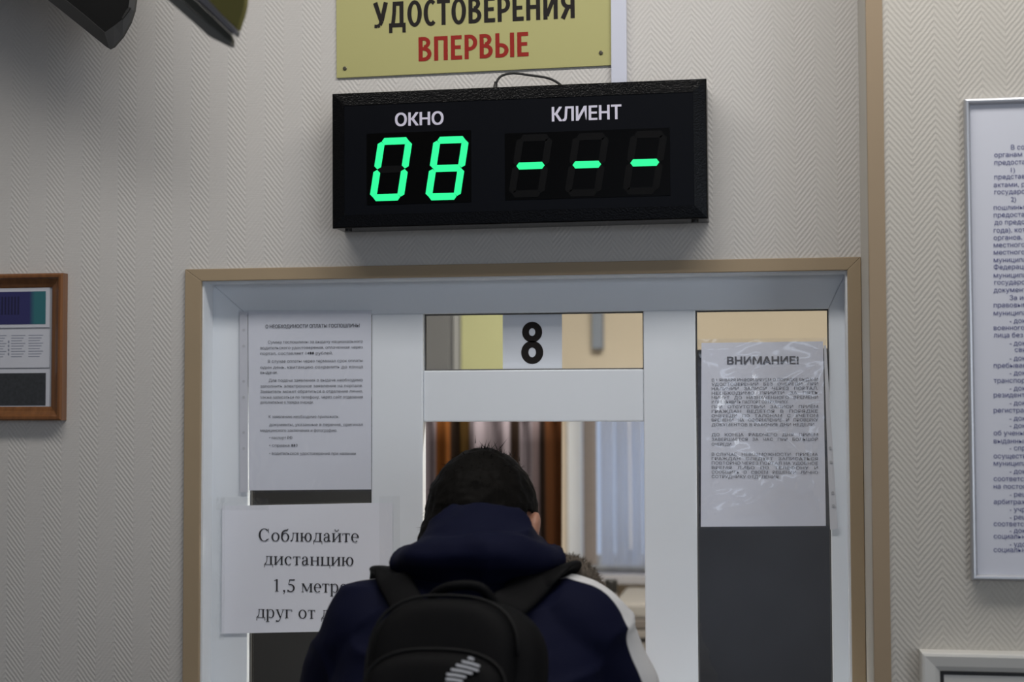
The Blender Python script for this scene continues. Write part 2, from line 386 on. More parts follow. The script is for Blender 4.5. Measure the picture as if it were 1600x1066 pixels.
        if ch == ',': s.dot(0.11, 0.045, 0.055); s.line([(0.14, 0.04), (0.12, -0.07), (0.07, -0.13)], [0.05, 0.036, 0.02]); return 0.23
        return 0.24
    def text(s, string):
        x = 0.0; vs, fs = [], []
        for ch in string:
            s.polys = []; w = s.glyph(ch)
            for p in s.polys:
                n = len(vs); vs += [(x+a, b, 1.2e-5*(s.polys.index(p) % 40)) for a, b in p]; fs.append(tuple(range(n, n+len(p))))
            x += w + 0.035
        return vs, fs
SERIF = Serif()
class Bold(Serif):
    """bold condensed block capitals (cap height 0.70)"""
    def glyph(s, ch):
        w = 0.125; H_ = 0.70; b = 0.115
        S_ = lambda x: s.rect(x, x+w, 0, H_)
        if ch == 'У': s.line([(0.065, H_), (0.245, 0.20)], [0.14, 0.12]); s.line([(0.40, H_), (0.27, 0.20), (0.21, 0.075), (0.13, 0.05), (0.04, 0.055)], [0.135, 0.13, 0.11, 0.10, 0.10]); return 0.46
        if ch == 'Д': s.line([(0.125, 0.10), (0.165, 0.40), (0.175, 0.66)], [0.12, 0.115, 0.115]); s.rect(0.33, 0.33+w, 0.05, H_); s.rect(0.12, 0.42, H_-b, H_); s.rect(0.0, 0.52, 0, b); s.rect(0.0, 0.105, -0.15, 0.05); s.rect(0.415, 0.52, -0.15, 0.05); return 0.53
        if ch == 'О': s.ring(0.235, 0.35, 0.225, 0.36, tx=0.128, ty=0.105, n=40); return 0.47
        if ch == 'С': s.ring(0.235, 0.35, 0.225, 0.36, 52, 308, 0.13, 0.105, 34); return 0.39
        if ch == 'Т': s.rect(0.0, 0.40, H_-b, H_); s.rect(0.1375, 0.2625, 0, H_); return 0.40
        if ch in 'ВЬ':
            S_(0.03)
            if ch == 'В': s.ring(0.19, 0.53, 0.20, 0.17, -90, 90, 0.12, 0.10); s.rect(0.1, 0.20, H_-0.10, H_)
            s.ring(0.19, 0.205, 0.235, 0.205, -90, 90, 0.125, 0.105); s.rect(0.1, 0.20, 0, 0.105); s.rect(0.1, 0.20, 0.31, 0.41); return 0.44
        if ch == 'Ы': s.glyph('Ь'); s.rect(0.47, 0.47+w, 0, H_); return 0.62
        if ch == 'Е': S_(0.03); s.rect(0.1, 0.36, H_-b, H_); s.rect(0.1, 0.33, 0.305, 0.41); s.rect(0.1, 0.37, 0, b); return 0.38
        if ch == 'Р': S_(0.03); s.ring(0.18, 0.47, 0.235, 0.23, -90, 90, 0.125, 0.105); s.rect(0.1, 0.19, H_-0.105, H_); s.rect(0.1, 0.19, 0.24, 0.345); return 0.42
        if ch == 'Н': S_(0.03); s.rect(0.33, 0.33+w, 0, H_); s.rect(0.1, 0.36, 0.30, 0.41); return 0.485
        if ch == 'И': S_(0.03); s.rect(0.34, 0.34+w, 0, H_); s.line([(0.13, 0.10), (0.365, 0.60)], [0.12, 0.12]); return 0.495
        if ch == 'П': S_(0.03); s.rect(0.32, 0.32+w, 0, H_); s.rect(0.1, 0.36, H_-b, H_); return 0.475
        if ch == 'Я': s.rect(0.32, 0.32+w, 0, H_); s.ring(0.27, 0.48, 0.235, 0.22, 90, 270, 0.125, 0.105); s.rect(0.26, 0.36, H_-0.105, H_); s.rect(0.26, 0.36, 0.26, 0.365); s.line([(0.25, 0.32), (0.085, 0.0)], [0.12, 0.13]); return 0.475
        return 0.2
BOLD = Bold()

# ------------------------------------------------------------------ THE SETTING
xi0, xi1 = ax(315, 700, 0), ax(1327, 700, 0)                       # window hole
xo0, xo1 = ax(289.5, 700, 0), ax(1349, 700, 0)                     # outer edges of the beige trim
zt_o, zt_i = az(800, 412, 0), az(800, 431.5, 0)
SILL = 1.04
DSTEP = 0.25                                                        # the right wall stands forward of the window wall
FY = 0.045                                                          # face of the window frame
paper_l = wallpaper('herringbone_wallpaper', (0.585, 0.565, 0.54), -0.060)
paper_r = wallpaper('herringbone_wallpaper_shaded', (0.51, 0.485, 0.44), ax(1468, 600, -DSTEP) + DSTEP)  # same paper in a darker colour, imitating weaker light on this wall
TH = 0.16; XL, XR, YB, CEIL = -3.2, 2.4, -6.0, 3.0
bm = bmesh.new()
box(bm, XL, xi0, 0, TH, 0, CEIL); box(bm, xi1, xo1, 0, TH, 0, CEIL)
box(bm, xi0, xi1, 0, TH, zt_i, CEIL); box(bm, xi0, xi1, 0, TH, 0, SILL)
struct('wall_front', bm, paper_l)
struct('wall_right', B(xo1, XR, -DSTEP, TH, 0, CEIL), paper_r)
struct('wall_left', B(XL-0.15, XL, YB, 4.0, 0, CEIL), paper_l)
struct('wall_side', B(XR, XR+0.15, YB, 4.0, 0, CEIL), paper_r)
struct('floor', B(XL-0.15, XR+0.15, YB, 4.0, -0.1, 0), M['floor'])
struct('ceiling', B(XL-0.15, XR+0.15, YB, 4.0, CEIL, CEIL+0.1), M['ceil'])
# beige trim round the service window, mitred
def mitre(bm, x0, x1, z0, z1, X0, X1, Z0, Z1, ya, yb, bottom=False):
    """rails between an outer (X,Z) and inner (x,z) rectangle"""
    P_ = lambda *q: prism(bm, q, ya, yb)
    P_((X0, Z1), (X1, Z1), (x1, z1), (x0, z1)); P_((X0, Z0), (X0, Z1), (x0, z1), (x0, z0)); P_((x1, z0), (x1, z1), (X1, Z1), (X1, Z0))
    if bottom: P_((X0, Z0), (x0, z0), (x1, z0), (X1, Z0))
bm = bmesh.new(); mitre(bm, xi0, xi1, SILL, zt_i, xo0, xo1-0.0005, SILL, zt_o, -0.007, 0.0)
struct('trim_1', bm, M['beige'], bevel=0.0012)
# corner profile where the wall steps forward
bm = bmesh.new(); y1 = -DSTEP; w = 0.0215; t = 0.0022
prism_pts = [(xo1-t, y1-t), (xo1+w, y1-t), (xo1+w, y1), (xo1, y1), (xo1, y1+0.018), (xo1-t, y1+0.018)]
a = [bm.verts.new((x, y, 0.0)) for x, y in prism_pts]; b = [bm.verts.new((x, y, CEIL)) for x, y in prism_pts]
bm.faces.new(a); bm.faces.new(b[::-1])
for i in range(6): bm.faces.new((a[i], b[i], b[(i+1) % 6], a[(i+1) % 6]))
struct('trim_2', bm, mat('tan_corner_profile', (0.315, 0.235, 0.15), 0.5, noise_amt=0.04, noise_scale=7))

# ---- service window (white plastic)
win = link('window_1', None, loc=(0, 0, 0)); win['kind'] = 'structure'
gx = lambda px: ax(px, 640, FY)
pL0, pL1, pC0, pC1, pR0, pR1 = gx(388), gx(580.5), gx(661), gx(1006), gx(1087.5), gx(1296.5)
z_top = az(800, 489, FY); z_t0, z_t1 = az(833, 578, FY), az(833, 659, FY); z_bot = SILL + 0.06
FD = 0.024
bm = bmesh.new(); mitre(bm, pL0, pR1, z_bot, z_top, xi0, xi1, SILL, zt_i, FY, FY+FD, True)
obj('frame', bm, M['pvc'], win, bevel=0.002)
for x0, x1 in ((pL1, pC0), (pC1, pR0)):
    obj('mullion', B(x0, x1, FY-0.001, FY+FD, z_bot, z_top+0.0005), M['pvc'], win, bevel=0.0025)
obj('transom_rail', B(pC0, pC1, FY+0.003, FY+FD, z_t1, z_t0), M['pvc'], win, bevel=0.0025)
for x0, x1, z0, z1 in ((pL0, pL1, z_bot, z_top), (pR0, pR1, z_bot, z_top), (pC0, pC1, z_t0, z_top)):
    obj('glass_pane', B(x0-0.002, x1+0.002, FY+0.0185, FY+0.0225, z0-0.002, z1+0.002), M['glass'], win)
bm = bmesh.new()
for x0, x1, z0, z1 in ((pL0, pL1, z_bot, z_top), (pR0, pR1, z_bot, z_top), (pC0, pC1, z_t0, z_top)):
    mitre(bm, x0+0.0022, x1-0.0022, z0+0.0022, z1-0.0022, x0, x1, z0, z1, FY+0.0125, FY+0.0185, True)
obj('glazing_seal', bm, mat('dark_seal', (0.08, 0.08, 0.08), 0.6), win)
for nm, (x0, x1, z0, z1) in dict(a=(xi0, xi0+0.003, SILL, zt_i), b=(xi1-0.003, xi1, SILL, zt_i), c=(xi0+0.003, xi1-0.003, zt_i-0.003, zt_i)).items():
    obj('reveal_lining', B(x0, x1, 0.0005, FY+0.002, z0, z1), M['pvc'], win)
obj('sill', B(xi0+0.001, xi1-0.001, -0.20, FY, SILL-0.03, SILL), M['pvc'], win, bevel=0.004)
# ---- office behind: walls, far window
OB = 2.9
wx0, wx1 = ax(884, 800, OB), ax(1078, 800, OB); wz0, wz1 = az(960, 893, OB), az(960, 600, OB)
bm = bmesh.new(); box(bm, XL, wx0, OB, OB+0.15, 0, CEIL); box(bm, wx1, XR, OB, OB+0.15, 0, CEIL)
box(bm, wx0, wx1, OB, OB+0.15, 0, wz0); box(bm, wx0, wx1, OB, OB+0.15, wz1, CEIL)
struct('wall_back', bm, M['concrete'])
w2 = link('window_2', None); w2['kind'] = 'structure'
bm = bmesh.new(); mitre(bm, wx0+0.05, wx1-0.05, wz0+0.05, wz1-0.05, wx0, wx1, wz0, wz1, OB+0.06, OB+0.12, True)
box(bm, (wx0+wx1)/2-0.03, (wx0+wx1)/2+0.03, OB+0.06, OB+0.12, wz0+0.05, wz1-0.05)
obj('frame', bm, M['pvc'], w2)
obj('glass_pane', B(wx0+0.05, wx1-0.05, OB+0.09, OB+0.094, wz0+0.05, wz1-0.05), M['glass'], w2)
obj('sill', B(wx0-0.05, wx1+0.05, OB-0.14, OB+0.06, wz0-0.03, wz0), mat('grey_sill', (0.36, 0.36, 0.39), 0.6), w2, bevel=0.004)

# ------------------------------------------------------------------ OFFICE THINGS SEEN THROUGH THE WINDOW
# curtain: striped cloth hung in folds from a rod at the height of the transom rail
def curtain():
    Y = 0.95; x0, x1 = ax(566, 700, Y), ax(879, 700, Y); zt, zb = az(770, 622, Y), 0.35
    t = thing('curtain', ((x0+x1)/2, Y, zb), 'pleated curtain in pink and rust-brown stripes behind the counter opening', 'curtain')
    bm = bmesh.new(); n = 320; lay = bm.verts.layers.float.new('cloth'); rows = []
    for j in range(13):
        f = j/12; z = zb + (zt-zb)*f; row = []
        for i in range(n+1):
            s = i/n; ph = s*2*math.pi*6.3 + 0.8
            fold = math.sin(ph) + 0.35*math.sin(2.3*ph + 1.0) + 0.15*noise.noise((s*9, f*1.3, 3.0))
            x = (x0-x1)/2 + (x1-x0)*s + 0.008*math.cos(ph)*(1.2 - f)
            v = bm.verts.new((x, 0.014*fold*(1.1-0.25*f), z - zb)); v[lay] = s; row.append(v)
        rows.append(row)
    for j in range(12):
        for i in range(n): bm.faces.new((rows[j][i], rows[j][i+1], rows[j+1][i+1], rows[j+1][i]))
    bm.normal_update(); bmesh.ops.solidify(bm, geom=list(bm.faces), thickness=0.001)
    m = mat('striped_curtain_cloth', (0.3, 0.2, 0.2), 0.9, spec=0.05); nt = m.node_tree; b = nt.nodes['Principled BSDF']
    at_ = nt.nodes.new('ShaderNodeAttribute'); at_.attribute_name = 'cloth'
    r = nt.nodes.new('ShaderNodeValToRGB'); cr = r.color_ramp
    pink, rust, dark, olive, brown = (0.165, 0.142, 0.16, 1), (0.095, 0.033, 0.008, 1), (0.010, 0.006, 0.004, 1), (0.070, 0.040, 0.012, 1), (0.040, 0.0145, 0.005, 1)
    def S(px): return (ax(px, 700, Y) - x0)/(x1-x0)
    stops = [(0.0, rust), (S(610), pink), (S(683), rust), (S(703), dark), (S(717), olive), (S(735), pink), (S(797), dark), (S(811), pink),
             (S(834), mixc(pink, brown)), (S(844), dark), (S(852), brown)]
    while len(cr.elements) < len(stops): cr.elements.new(0.5)
    cr.interpolation = 'LINEAR'
    # hard edges softened over a few millimetres
    while len(cr.elements) > 1: cr.elements.remove(cr.elements[-1])
    cr.elements[0].position = 0.0; cr.elements[0].color = stops[0][1]
    for k in range(1, len(stops)):
        e = cr.elements.new(max(0.0, stops[k][0]-0.006)); e.color = stops[k-1][1]
        e = cr.elements.new(min(1.0, stops[k][0]+0.006)); e.color = stops[k][1]
    nt.links.new(at_.outputs['Fac'], r.inputs[0]); nt.links.new(r.outputs[0], b.inputs['Base Color'])
    obj('cloth', bm, m, t, smooth=True)
    rod = bmesh.new(); tube(rod, [((x0-x1)/2-0.15, 0, zt-zb+0.012), ((x1-x0)/2+0.03, 0, zt-zb+0.012)], 0.008, 12)
    obj('rod', rod, M['alu'], t, smooth=True)
    br = bmesh.new(); tube(br, [((x0-x1)/2-0.13, 0, zt-zb+0.012), ((x0-x1)/2-0.13, 0, CEIL-zb)], 0.005, 8)
    obj('rod_hanger', br, M['alu'], t)
def mixc(a, b): return tuple((p+q)/2 for p, q in zip(a, b))
curtain()

# vertical blinds at the far window
def blinds():
    Y = OB - 0.11; x0, x1 = wx0 + 0.02, wx1 - 0.04; zt, zb = wz1 - 0.02, wz0 + 0.03
    t = thing('vertical_blinds', ((x0+x1)/2, Y, zb), 'pale fabric vertical blinds in front of the bright far window', 'blinds')
    m = mat('blind_fabric', (0.52, 0.56, 0.66), 0.85, noise_amt=0.12, noise_scale=60); nt = m.node_tree; b = nt.nodes['Principled BSDF']
    # woven fabric that lets daylight through
    tr = nt.nodes.new('ShaderNodeBsdfTranslucent'); tr.inputs[0].default_value = (0.74, 0.80, 0.93, 1); mx = nt.nodes.new('ShaderNodeMixShader'); mx.inputs[0].default_value = 0.8
    out = nt.nodes['Material Output']; nt.links.new(b.outputs[0], mx.inputs[1]); nt.links.new(tr.outputs[0], mx.inputs[2]); nt.links.new(mx.outputs[0], out.inputs[0])
    md = mat('grey_blind_fabric', (0.20, 0.175, 0.165), 0.9, noise_amt=0.15, noise_scale=60)
    spec = [(912, 934, 0.02, md), (938, 962, 0.0, m), (962, 985, 0.012, m), (985, 1006, 0.004, m), (1006, 1030, 0.012, m), (1030, 1054, 0.004, m), (1054, 1074, 0.012, m)]
    hr = B((x0-x1)/2, (x1-x0)/2, -0.02, 0.02, zt-zb, zt-zb+0.035); obj('headrail', hr, M['pvc'], t)
    for k, (a, c, dy, mm) in enumerate(spec):
        xa, xc = ax(a, 780, Y) - (x0+x1)/2, ax(c-2, 780, Y) - (x0+x1)/2
        bm = bmesh.new(); n = 6
        # each slat is gently bowed and a little turned
        f = [bm.verts.new((xa + (xc-xa)*i/n, dy*(i/n-0.5)*2 + 0.006*math.sin(math.pi*i/n), z)) for z in (0.0, zt-zb) for i in range(n+1)]
        for i in range(n): bm.faces.new((f[i], f[i+1], f[n+2+i], f[n+1+i]))
        obj('slat', bm, mm, t, smooth=True)
    ch = bmesh.new()
    tube(ch, [(ax(985, 780, Y)-(x0+x1)/2, -0.028, zt-zb), (ax(986.5, 780, Y)-(x0+x1)/2, -0.028, 0.06)], 0.0025, 6)
    obj('cord', ch, M['paper'], t)
blinds()

# back of the office: grey locker and pale yellow cupboard rising above the curtain
def cupboard(name, x0, x1, Y0, Y1, zt, m, label, handle_side=1, mb=None, post=0.0):
    t = thing(name, ((x0+x1)/2, (Y0+Y1)/2, 0), label, 'cupboard'); hw, hd = (x1-x0)/2, (Y1-Y0)/2
    obj('body', B(-hw, hw, -hd+0.02, hd, 0, zt), mb or m, t, bevel=0.004)
    obj('door', B(-hw+0.004+post, hw-0.004, -hd, -hd+0.019, 0.08, zt-0.01), m, t, bevel=0.003)
    bm = bmesh.new(); tube(bm, catmull([(handle_side*(hw-0.05), -hd, 1.0), (handle_side*(hw-0.05), -hd-0.03, 1.01), (handle_side*(hw-0.05), -hd-0.03, 1.12), (handle_side*(hw-0.05), -hd, 1.13)], 5), 0.005, 8)
    obj('handle', bm, M['alu'], t, smooth=True)
Yc = 2.3
cupboard('metal_locker', ax(480, 540, Yc), ax(704, 540, Yc), Yc, OB-0.01, 2.15, mat('grey_metal_paint', (0.135, 0.135, 0.14), 0.5), 'dark grey tall locker seen through the left end of the transom pane')
cupboard('tall_cupboard', ax(706, 540, Yc), ax(826, 540, Yc), Yc, OB-0.01, 2.15, mat('pale_yellow_laminate', (0.42, 0.42, 0.22), 0.6), 'pale yellow tall cupboard seen through the transom pane left of number 8', 1, mat('light_grey_laminate', (0.33, 0.33, 0.33), 0.6), ax(720, 540, Yc)-ax(706, 540, Yc)-0.004)
bm = B(ax(927, 520, OB), ax(944, 520, OB), OB-0.05, OB-0.001, az(935, 546, OB), CEIL-0.001)
tag(obj('cable_trunking', bm, mat('blue_grey_plastic', (0.22, 0.25, 0.31), 0.6), bevel=0.004), 'blue-grey vertical trunking on the office wall right of number 8', 'trunking')

# dark panels added behind the side panes so the glass reads dark
def backing(px0, px1, ztop, Y, m, label):
    x0, x1 = px0, px1; t = thing('pane_backing', ((x0+x1)/2, Y, 0), label, 'backing'); hw = (x1-x0)/2
    obj('panel', B(-hw+0.012, hw-0.012, -0.008, 0.008, 0.06, ztop-0.012), m, t)
    bm = bmesh.new(); mitre(bm, -hw+0.014, hw-0.014, 0.08, ztop-0.014, -hw, hw, 0.06, ztop, -0.012, 0.012, True); obj('edge_frame', bm, M['rubber'], t)
    for s in (-1, 1): obj('foot', B(s*(hw-0.08)-0.02, s*(hw-0.08)+0.02, -0.12, 0.12, 0, 0.06), M['rubber'], t, bevel=0.004)
Ys = 0.42
backing(ax(1050, 800, Ys), ax(1420, 800, Ys), az(1190, 546, Ys), Ys, mat('dark_slate_backing', (0.034, 0.038, 0.053), 0.85, noise_amt=0.35, noise_scale=5), 'dark slate-blue screen added behind the right pane to darken it')
backing(ax(250, 800, Ys), ax(596, 800, Ys), az(480, 640, Ys), Ys, mat('dark_brown_backing', (0.030, 0.029, 0.0285), 0.85, noise_amt=0.35, noise_scale=5), 'dark charcoal screen added behind the left pane to darken it')

# desk under the far window with office machine and canister
Yd = 1.75
zdesk = az(985, 1024, Yd)
def desk():
    x0, x1 = ax(880, 1000, Yd), ax(1330, 1000, Yd); t = thing('desk', ((x0+x1)/2, Yd+0.35, 0), 'dark-edged desk under the far window, low in the counter opening', 'desk')
    hw = (x1-x0)/2
    obj('desktop', B(-hw, hw, -0.35, 0.35, zdesk-0.03, zdesk), mat('dark_desk_laminate', (0.03, 0.032, 0.036), 0.5), t, bevel=0.003)
    for sx in (-1, 1):
        for sy in (-1, 1): obj('leg', B(sx*(hw-0.05)-0.02, sx*(hw-0.05)+0.02, sy*0.3-0.02, sy*0.3+0.02, 0, zdesk-0.03), M['rubber'], t)
desk()
def machine():
    Y = Yd+0.06; x0, x1 = ax(958, 980, Y), ax(1180, 980, Y); t = thing('office_printer', ((x0+x1)/2, Y+0.2, zdesk), 'beige boxy office machine on the desk, at the right edge of the opening', 'printer'); hw = (x1-x0)/2
    zl, zt = az(985, 983, Y)-zdesk, az(985, 968, Y)-zdesk
    g = mat('beige_plastic', (0.20, 0.185, 0.17), 0.6); g2 = mat('light_grey_plastic', (0.25, 0.24, 0.225), 0.6); g3 = mat('taupe_plastic', (0.12, 0.105, 0.095), 0.6)
    obj('housing', B(-hw, hw, -0.2, 0.2, 0.0, zl-0.001), g, t, bevel=0.006)
    obj('band', B(-hw-0.003, hw+0.003, -0.203, 0.2, zl, zt), g3, t, bevel=0.004)
    obj('lid', B(-hw, hw, -0.2, 0.2, zt+0.001, zt+0.045), g2, t, bevel=0.01)
    obj('paper_slot', B(-hw+0.05, hw-0.05, -0.203, -0.199, 0.03, 0.04), M['rubber'], t)
machine()
def canister():
    Y = Yd+0.03; xc = ax(955, 930, Y); t = thing('canister', (xc, Y, zdesk), 'small grey canister with a black cap on the desk, under the blinds', 'canister')
    z0, z1 = az(955, 926, Y)-zdesk, az(955, 906, Y)-zdesk; r = (ax(965, 915, Y)-ax(945, 915, Y))/2
    bm = bmesh.new(); tube(bm, [(0, 0, 0.0), (0, 0, 0.004), (0, 0, z0)], [r*0.85, r*0.95, r*0.95], 20); obj('can', bm, mat('grey_can', (0.20, 0.195, 0.20), 0.4), t, smooth=False)
    bm = bmesh.new(); tube(bm, [(0, 0, z0+0.0005), (0, 0, z1-0.003), (0, 0, z1)], [r, r, r*0.9], 20); obj('cap', bm, M['rubber'], t)
canister()

# ------------------------------------------------------------------ SIGNS AND BOARDS ON THE WALL
def line_group(plate, lines, y, m, name, parent, ink_bold=0.0, narrow=None):
    """lines: (string, px_left, px_right or None, py_baseline_mid, cap_px)"""
    bm = bmesh.new(); k = (plate.Y - EYE.y)/F
    for s, x0, x1, py, cap in lines:
        a, b, z0, z1 = plate.tb(x0, py-cap, x1 if x1 else x0+100, py)
        put(bm, glyphs(s, ink_bold, 2), a, b if x1 else None, z0, z1, y, ref=CAPREF)
    return obj(name, bm, m, parent)

# yellow sign over the display
def yellow_sign():
    Y = -0.004; roll = math.radians(-0.45)
    q = Plate(Y, [(523.5, -118), (956.5, -142), (953.5, 104), (527, 120)], roll)
    t = thing('sign', q.c, 'yellow plastic sign with black and red words above the black display', 'sign', roll=roll)
    obj('panel', B(-q.w/2, q.w/2, 0, 0.0035, -q.h/2, q.h/2), M['yellow'], t, bevel=0.0006)
    bm = bmesh.new(); a, b, z0, z1 = q.tb(583, -4, 898, 36.5)
    put(bm, BOLD.text('УДОСТОВЕРЕНИЯ'), a, b, z0, z1, -0.0004, ref=(0, 0.70)); obj('black_lettering', bm, M['black_letter'], t)
    bm = bmesh.new(); a, b, z0, z1 = q.tb(654, 54, 826, 92)
    put(bm, BOLD.text('ВПЕРВЫЕ'), a, b, z0, z1, -0.0004, ref=(0, 0.70)); obj('red_lettering', bm, M['red'], t)
    for px, py in ((539, 107), (939, 82.5)):
        u, v = q.uv(px, py); bm = bmesh.new(); tube(bm, [(u, 0.0, v), (u, -0.0016, v), (u, -0.0022, v)], [0.0034, 0.0034, 0.0022], 14); box(bm, u-0.0025, u+0.0025, -0.0026, -0.002, v-0.0005, v+0.0005)
        obj('screw', bm, M['screw'], t)
yellow_sign()
# white cable duct beside it
def duct():
    x0, x1 = ax(955.5, 60, 0), ax(980, 60, 0); z0 = az(967, 150, 0)
    t = thing('cable_duct', ((x0+x1)/2, 0, z0), 'white vertical cable duct running up the wall beside the yellow sign', 'cable duct'); w_ = (x1-x0)/2
    m = mat('bluish_white_duct', (0.60, 0.62, 0.72), 0.4)
    obj('base', B(-w_+0.001, w_-0.001, -0.006, 0, 0, CEIL-z0), m, t)
    obj('cover', B(-w_, w_, -0.0105, -0.006, 0, CEIL-z0), m, t, bevel=0.0015)
duct()

# black LED display
def seg_poly(a, b, wd, gap=0.0):
    (ax_, ay), (bx, by) = a, b; L = math.hypot(bx-ax_, by-ay); dx, dy = (bx-ax_)/L, (by-ay)/L; nx, ny = -dy, dx; h = wd/2
    g = gap; c = h*0.75
    P_ = lambda s, o: (ax_+dx*s+nx*o, ay+dy*s+ny*o)
    return [P_(g, 0), P_(g+c, h), P_(L-g-c, h), P_(L-g, 0), P_(L-g-c, -h), P_(g+c, -h)]
SEGS = dict(a=((0, 2), (1, 2)), b=((1, 2), (1, 1)), c=((1, 1), (1, 0)), d=((0, 0), (1, 0)), e=((0, 1), (0, 0)), f=((0, 2), (0, 1)), g=((0, 1), (1, 1)))
def display():
    Yf = -0.075; roll = math.radians(-0.22); q = Plate(Yf, [(517, 143), (1105, 125), (1105, 345), (519.5, 353)], roll)
    t = thing('queue_display', q.c, 'black wall display with green lit 08 and three green dashes', 'display', roll=roll)
    hw, hh = q.w/2, q.h/2; dep = 0.075
    fw = 0.0215
    bm = moulding(bmesh.new(), hw, hh, [(0.0, 0.0145), (0.0, 0.0048), (0.0006, 0.0034), (0.002, 0.0025), (fw-0.0015, 0.0002), (fw, 0.0), (fw, 0.006), (0.0005, 0.0145)]); obj('bezel', bm, M['black_gloss'], t)
    obj('case', B(-hw+0.001, hw-0.001, 0.0142, dep, -hh+0.001, hh-0.001), M['black_gloss'], t, bevel=0.002)
    obj('face', B(-hw+fw-0.0005, hw-fw+0.0005, 0.0010, 0.0138, -hh+fw-0.0005, hh-fw+0.001), M['black_panel'], t)
    for s, box_ in (('ОКНО', (617, 175.5, 693, 195.5)), ('КЛИЕНТ', (862, 165.5, 971, 187.5))):
        a, b, z0, z1 = q.tb(*box_); bm = bmesh.new(); put(bm, glyphs(s, 0.028, 4), a, b, z0, z1, 0.0006, ref=(0, 0.727)); obj('lettering', bm, M['white_letter'], t)
    def window(px0, py0, px1, py1):
        a, b, z0, z1 = q.tb(px0, py0, px1, py1)
        return obj('display_window', B(a, b, 0.0002, 0.0009, z0, z1), M['black_void'], t)
    w0 = window(573, 206, 736, 318); w1 = window(789, 204, 1047, 309)
    def digit(px, py, wpx, hpx, on, wd, par):
        """px, py: centre; segments slant to the right"""
        u, v = q.uv(px, py); k = (q.Y - EYE.y)/F*1.012; W_, H_ = wpx*k, hpx*k; sl = 0.16
        bm = bmesh.new(); idx = []
        for nme, (A, Bp) in SEGS.items():
            pt = lambda p: (u + (p[0]-0.5)*W_ + sl*(p[1]-1)*H_/2, v + (p[1]-1)*H_/2)
            lit = nme in on
            prism(bm, seg_poly(pt(A), pt(Bp), wd*k, 0.0006), -0.0008 if lit else -0.0003, 0.0002)
            idx += [0 if lit else 1]*8
        o = obj('digit', bm, [M['led'], M['led_off']], par)
        for p, i in zip(o.data.polygons, idx): p.material_index = i
    digit(611, 264.5, 45, 90, 'abcdef', 11, w0); digit(698.5, 263, 46, 90, 'abcdefg', 11, w0)
    for x, y in ((829, 259), (917, 257.3), (1007.5, 254.2)): digit(x, y, 46, 88, 'g', 11, w1)
    for s in (-1, 1):
        bm = bmesh.new(); tube(bm, [(s*(hw-0.022), 0.025, -hh-0.0035), (s*(hw-0.022), 0.025, -hh+0.001)], 0.006, 14); obj('screw', bm, M['rubber'], t)
    # cable looping out of the top of the case
    P_ = lambda px, py, y: (q.uv(px, py)[0], y, q.uv(px, py)[1])
    pts = catmull([P_(766, 139, 0.045), P_(767, 124, 0.045), P_(775, 110, 0.047), P_(794, 104.5, 0.05), P_(822, 107, 0.054), P_(848, 110.5, 0.058), P_(866, 119, 0.062), P_(882, 135, 0.067)], 8)
    bm = bmesh.new(); tube(bm, pts, 0.0021, 10); cab = obj('power_cable', bm, M['rubber'], t, smooth=True)
    bm = bmesh.new(); tube(bm, [P_(765.5, 138, 0.045), P_(766, 131, 0.045), P_(767.5, 119, 0.045)], [0.0042, 0.0042, 0.0026], 12); obj('strain_relief', bm, M['rubber'], cab, smooth=True)
display()

# paper with the 8 in the transom
def number_plate():
    Y = FY+0.018; q = Plate(Y, [(785.5, 488), (878, 487), (878.5, 577.5), (786, 578.3)])
    t = thing('number_plate', q.c, 'pale square plate with a black 8 in the transom pane', 'number plate')
    obj('plate', B(-q.w/2, q.w/2, -0.0012, 0.0, -q.h/2+0.001, q.h/2-0.001), mat('pale_grey_plate', (0.74, 0.78, 0.85), 0.5), t)
    a, b, z0, z1 = q.tb(814.5, 503, 849, 569); bm = bmesh.new()
    def ring(cx, cz, rx, rz, tx, tz, n=40):
        o = [bm.verts.new((cx+rx*math.cos(2*math.pi*i/n), -0.0016, cz+rz*math.sin(2*math.pi*i/n))) for i in range(n)]
        i_ = [bm.verts.new((cx+(rx-tx)*math.cos(2*math.pi*i/n), -0.0016, cz+(rz-tz)*math.sin(2*math.pi*i/n))) for i in range(n)]
        for k in range(n): bm.faces.new((o[k], o[(k+1) % n], i_[(k+1) % n], i_[k]))
    W_, H_ = b-a, z1-z0; cx = (a+b)/2; st = W_*0.33
    ring(cx, z0+H_*0.275, W_/2, H_*0.275, st, st*0.92); ring(cx, z0+H_*0.755, W_*0.455, H_*0.245, st*0.95, st*0.88)
    obj('numeral', bm, M['black_letter'], t)
number_plate()

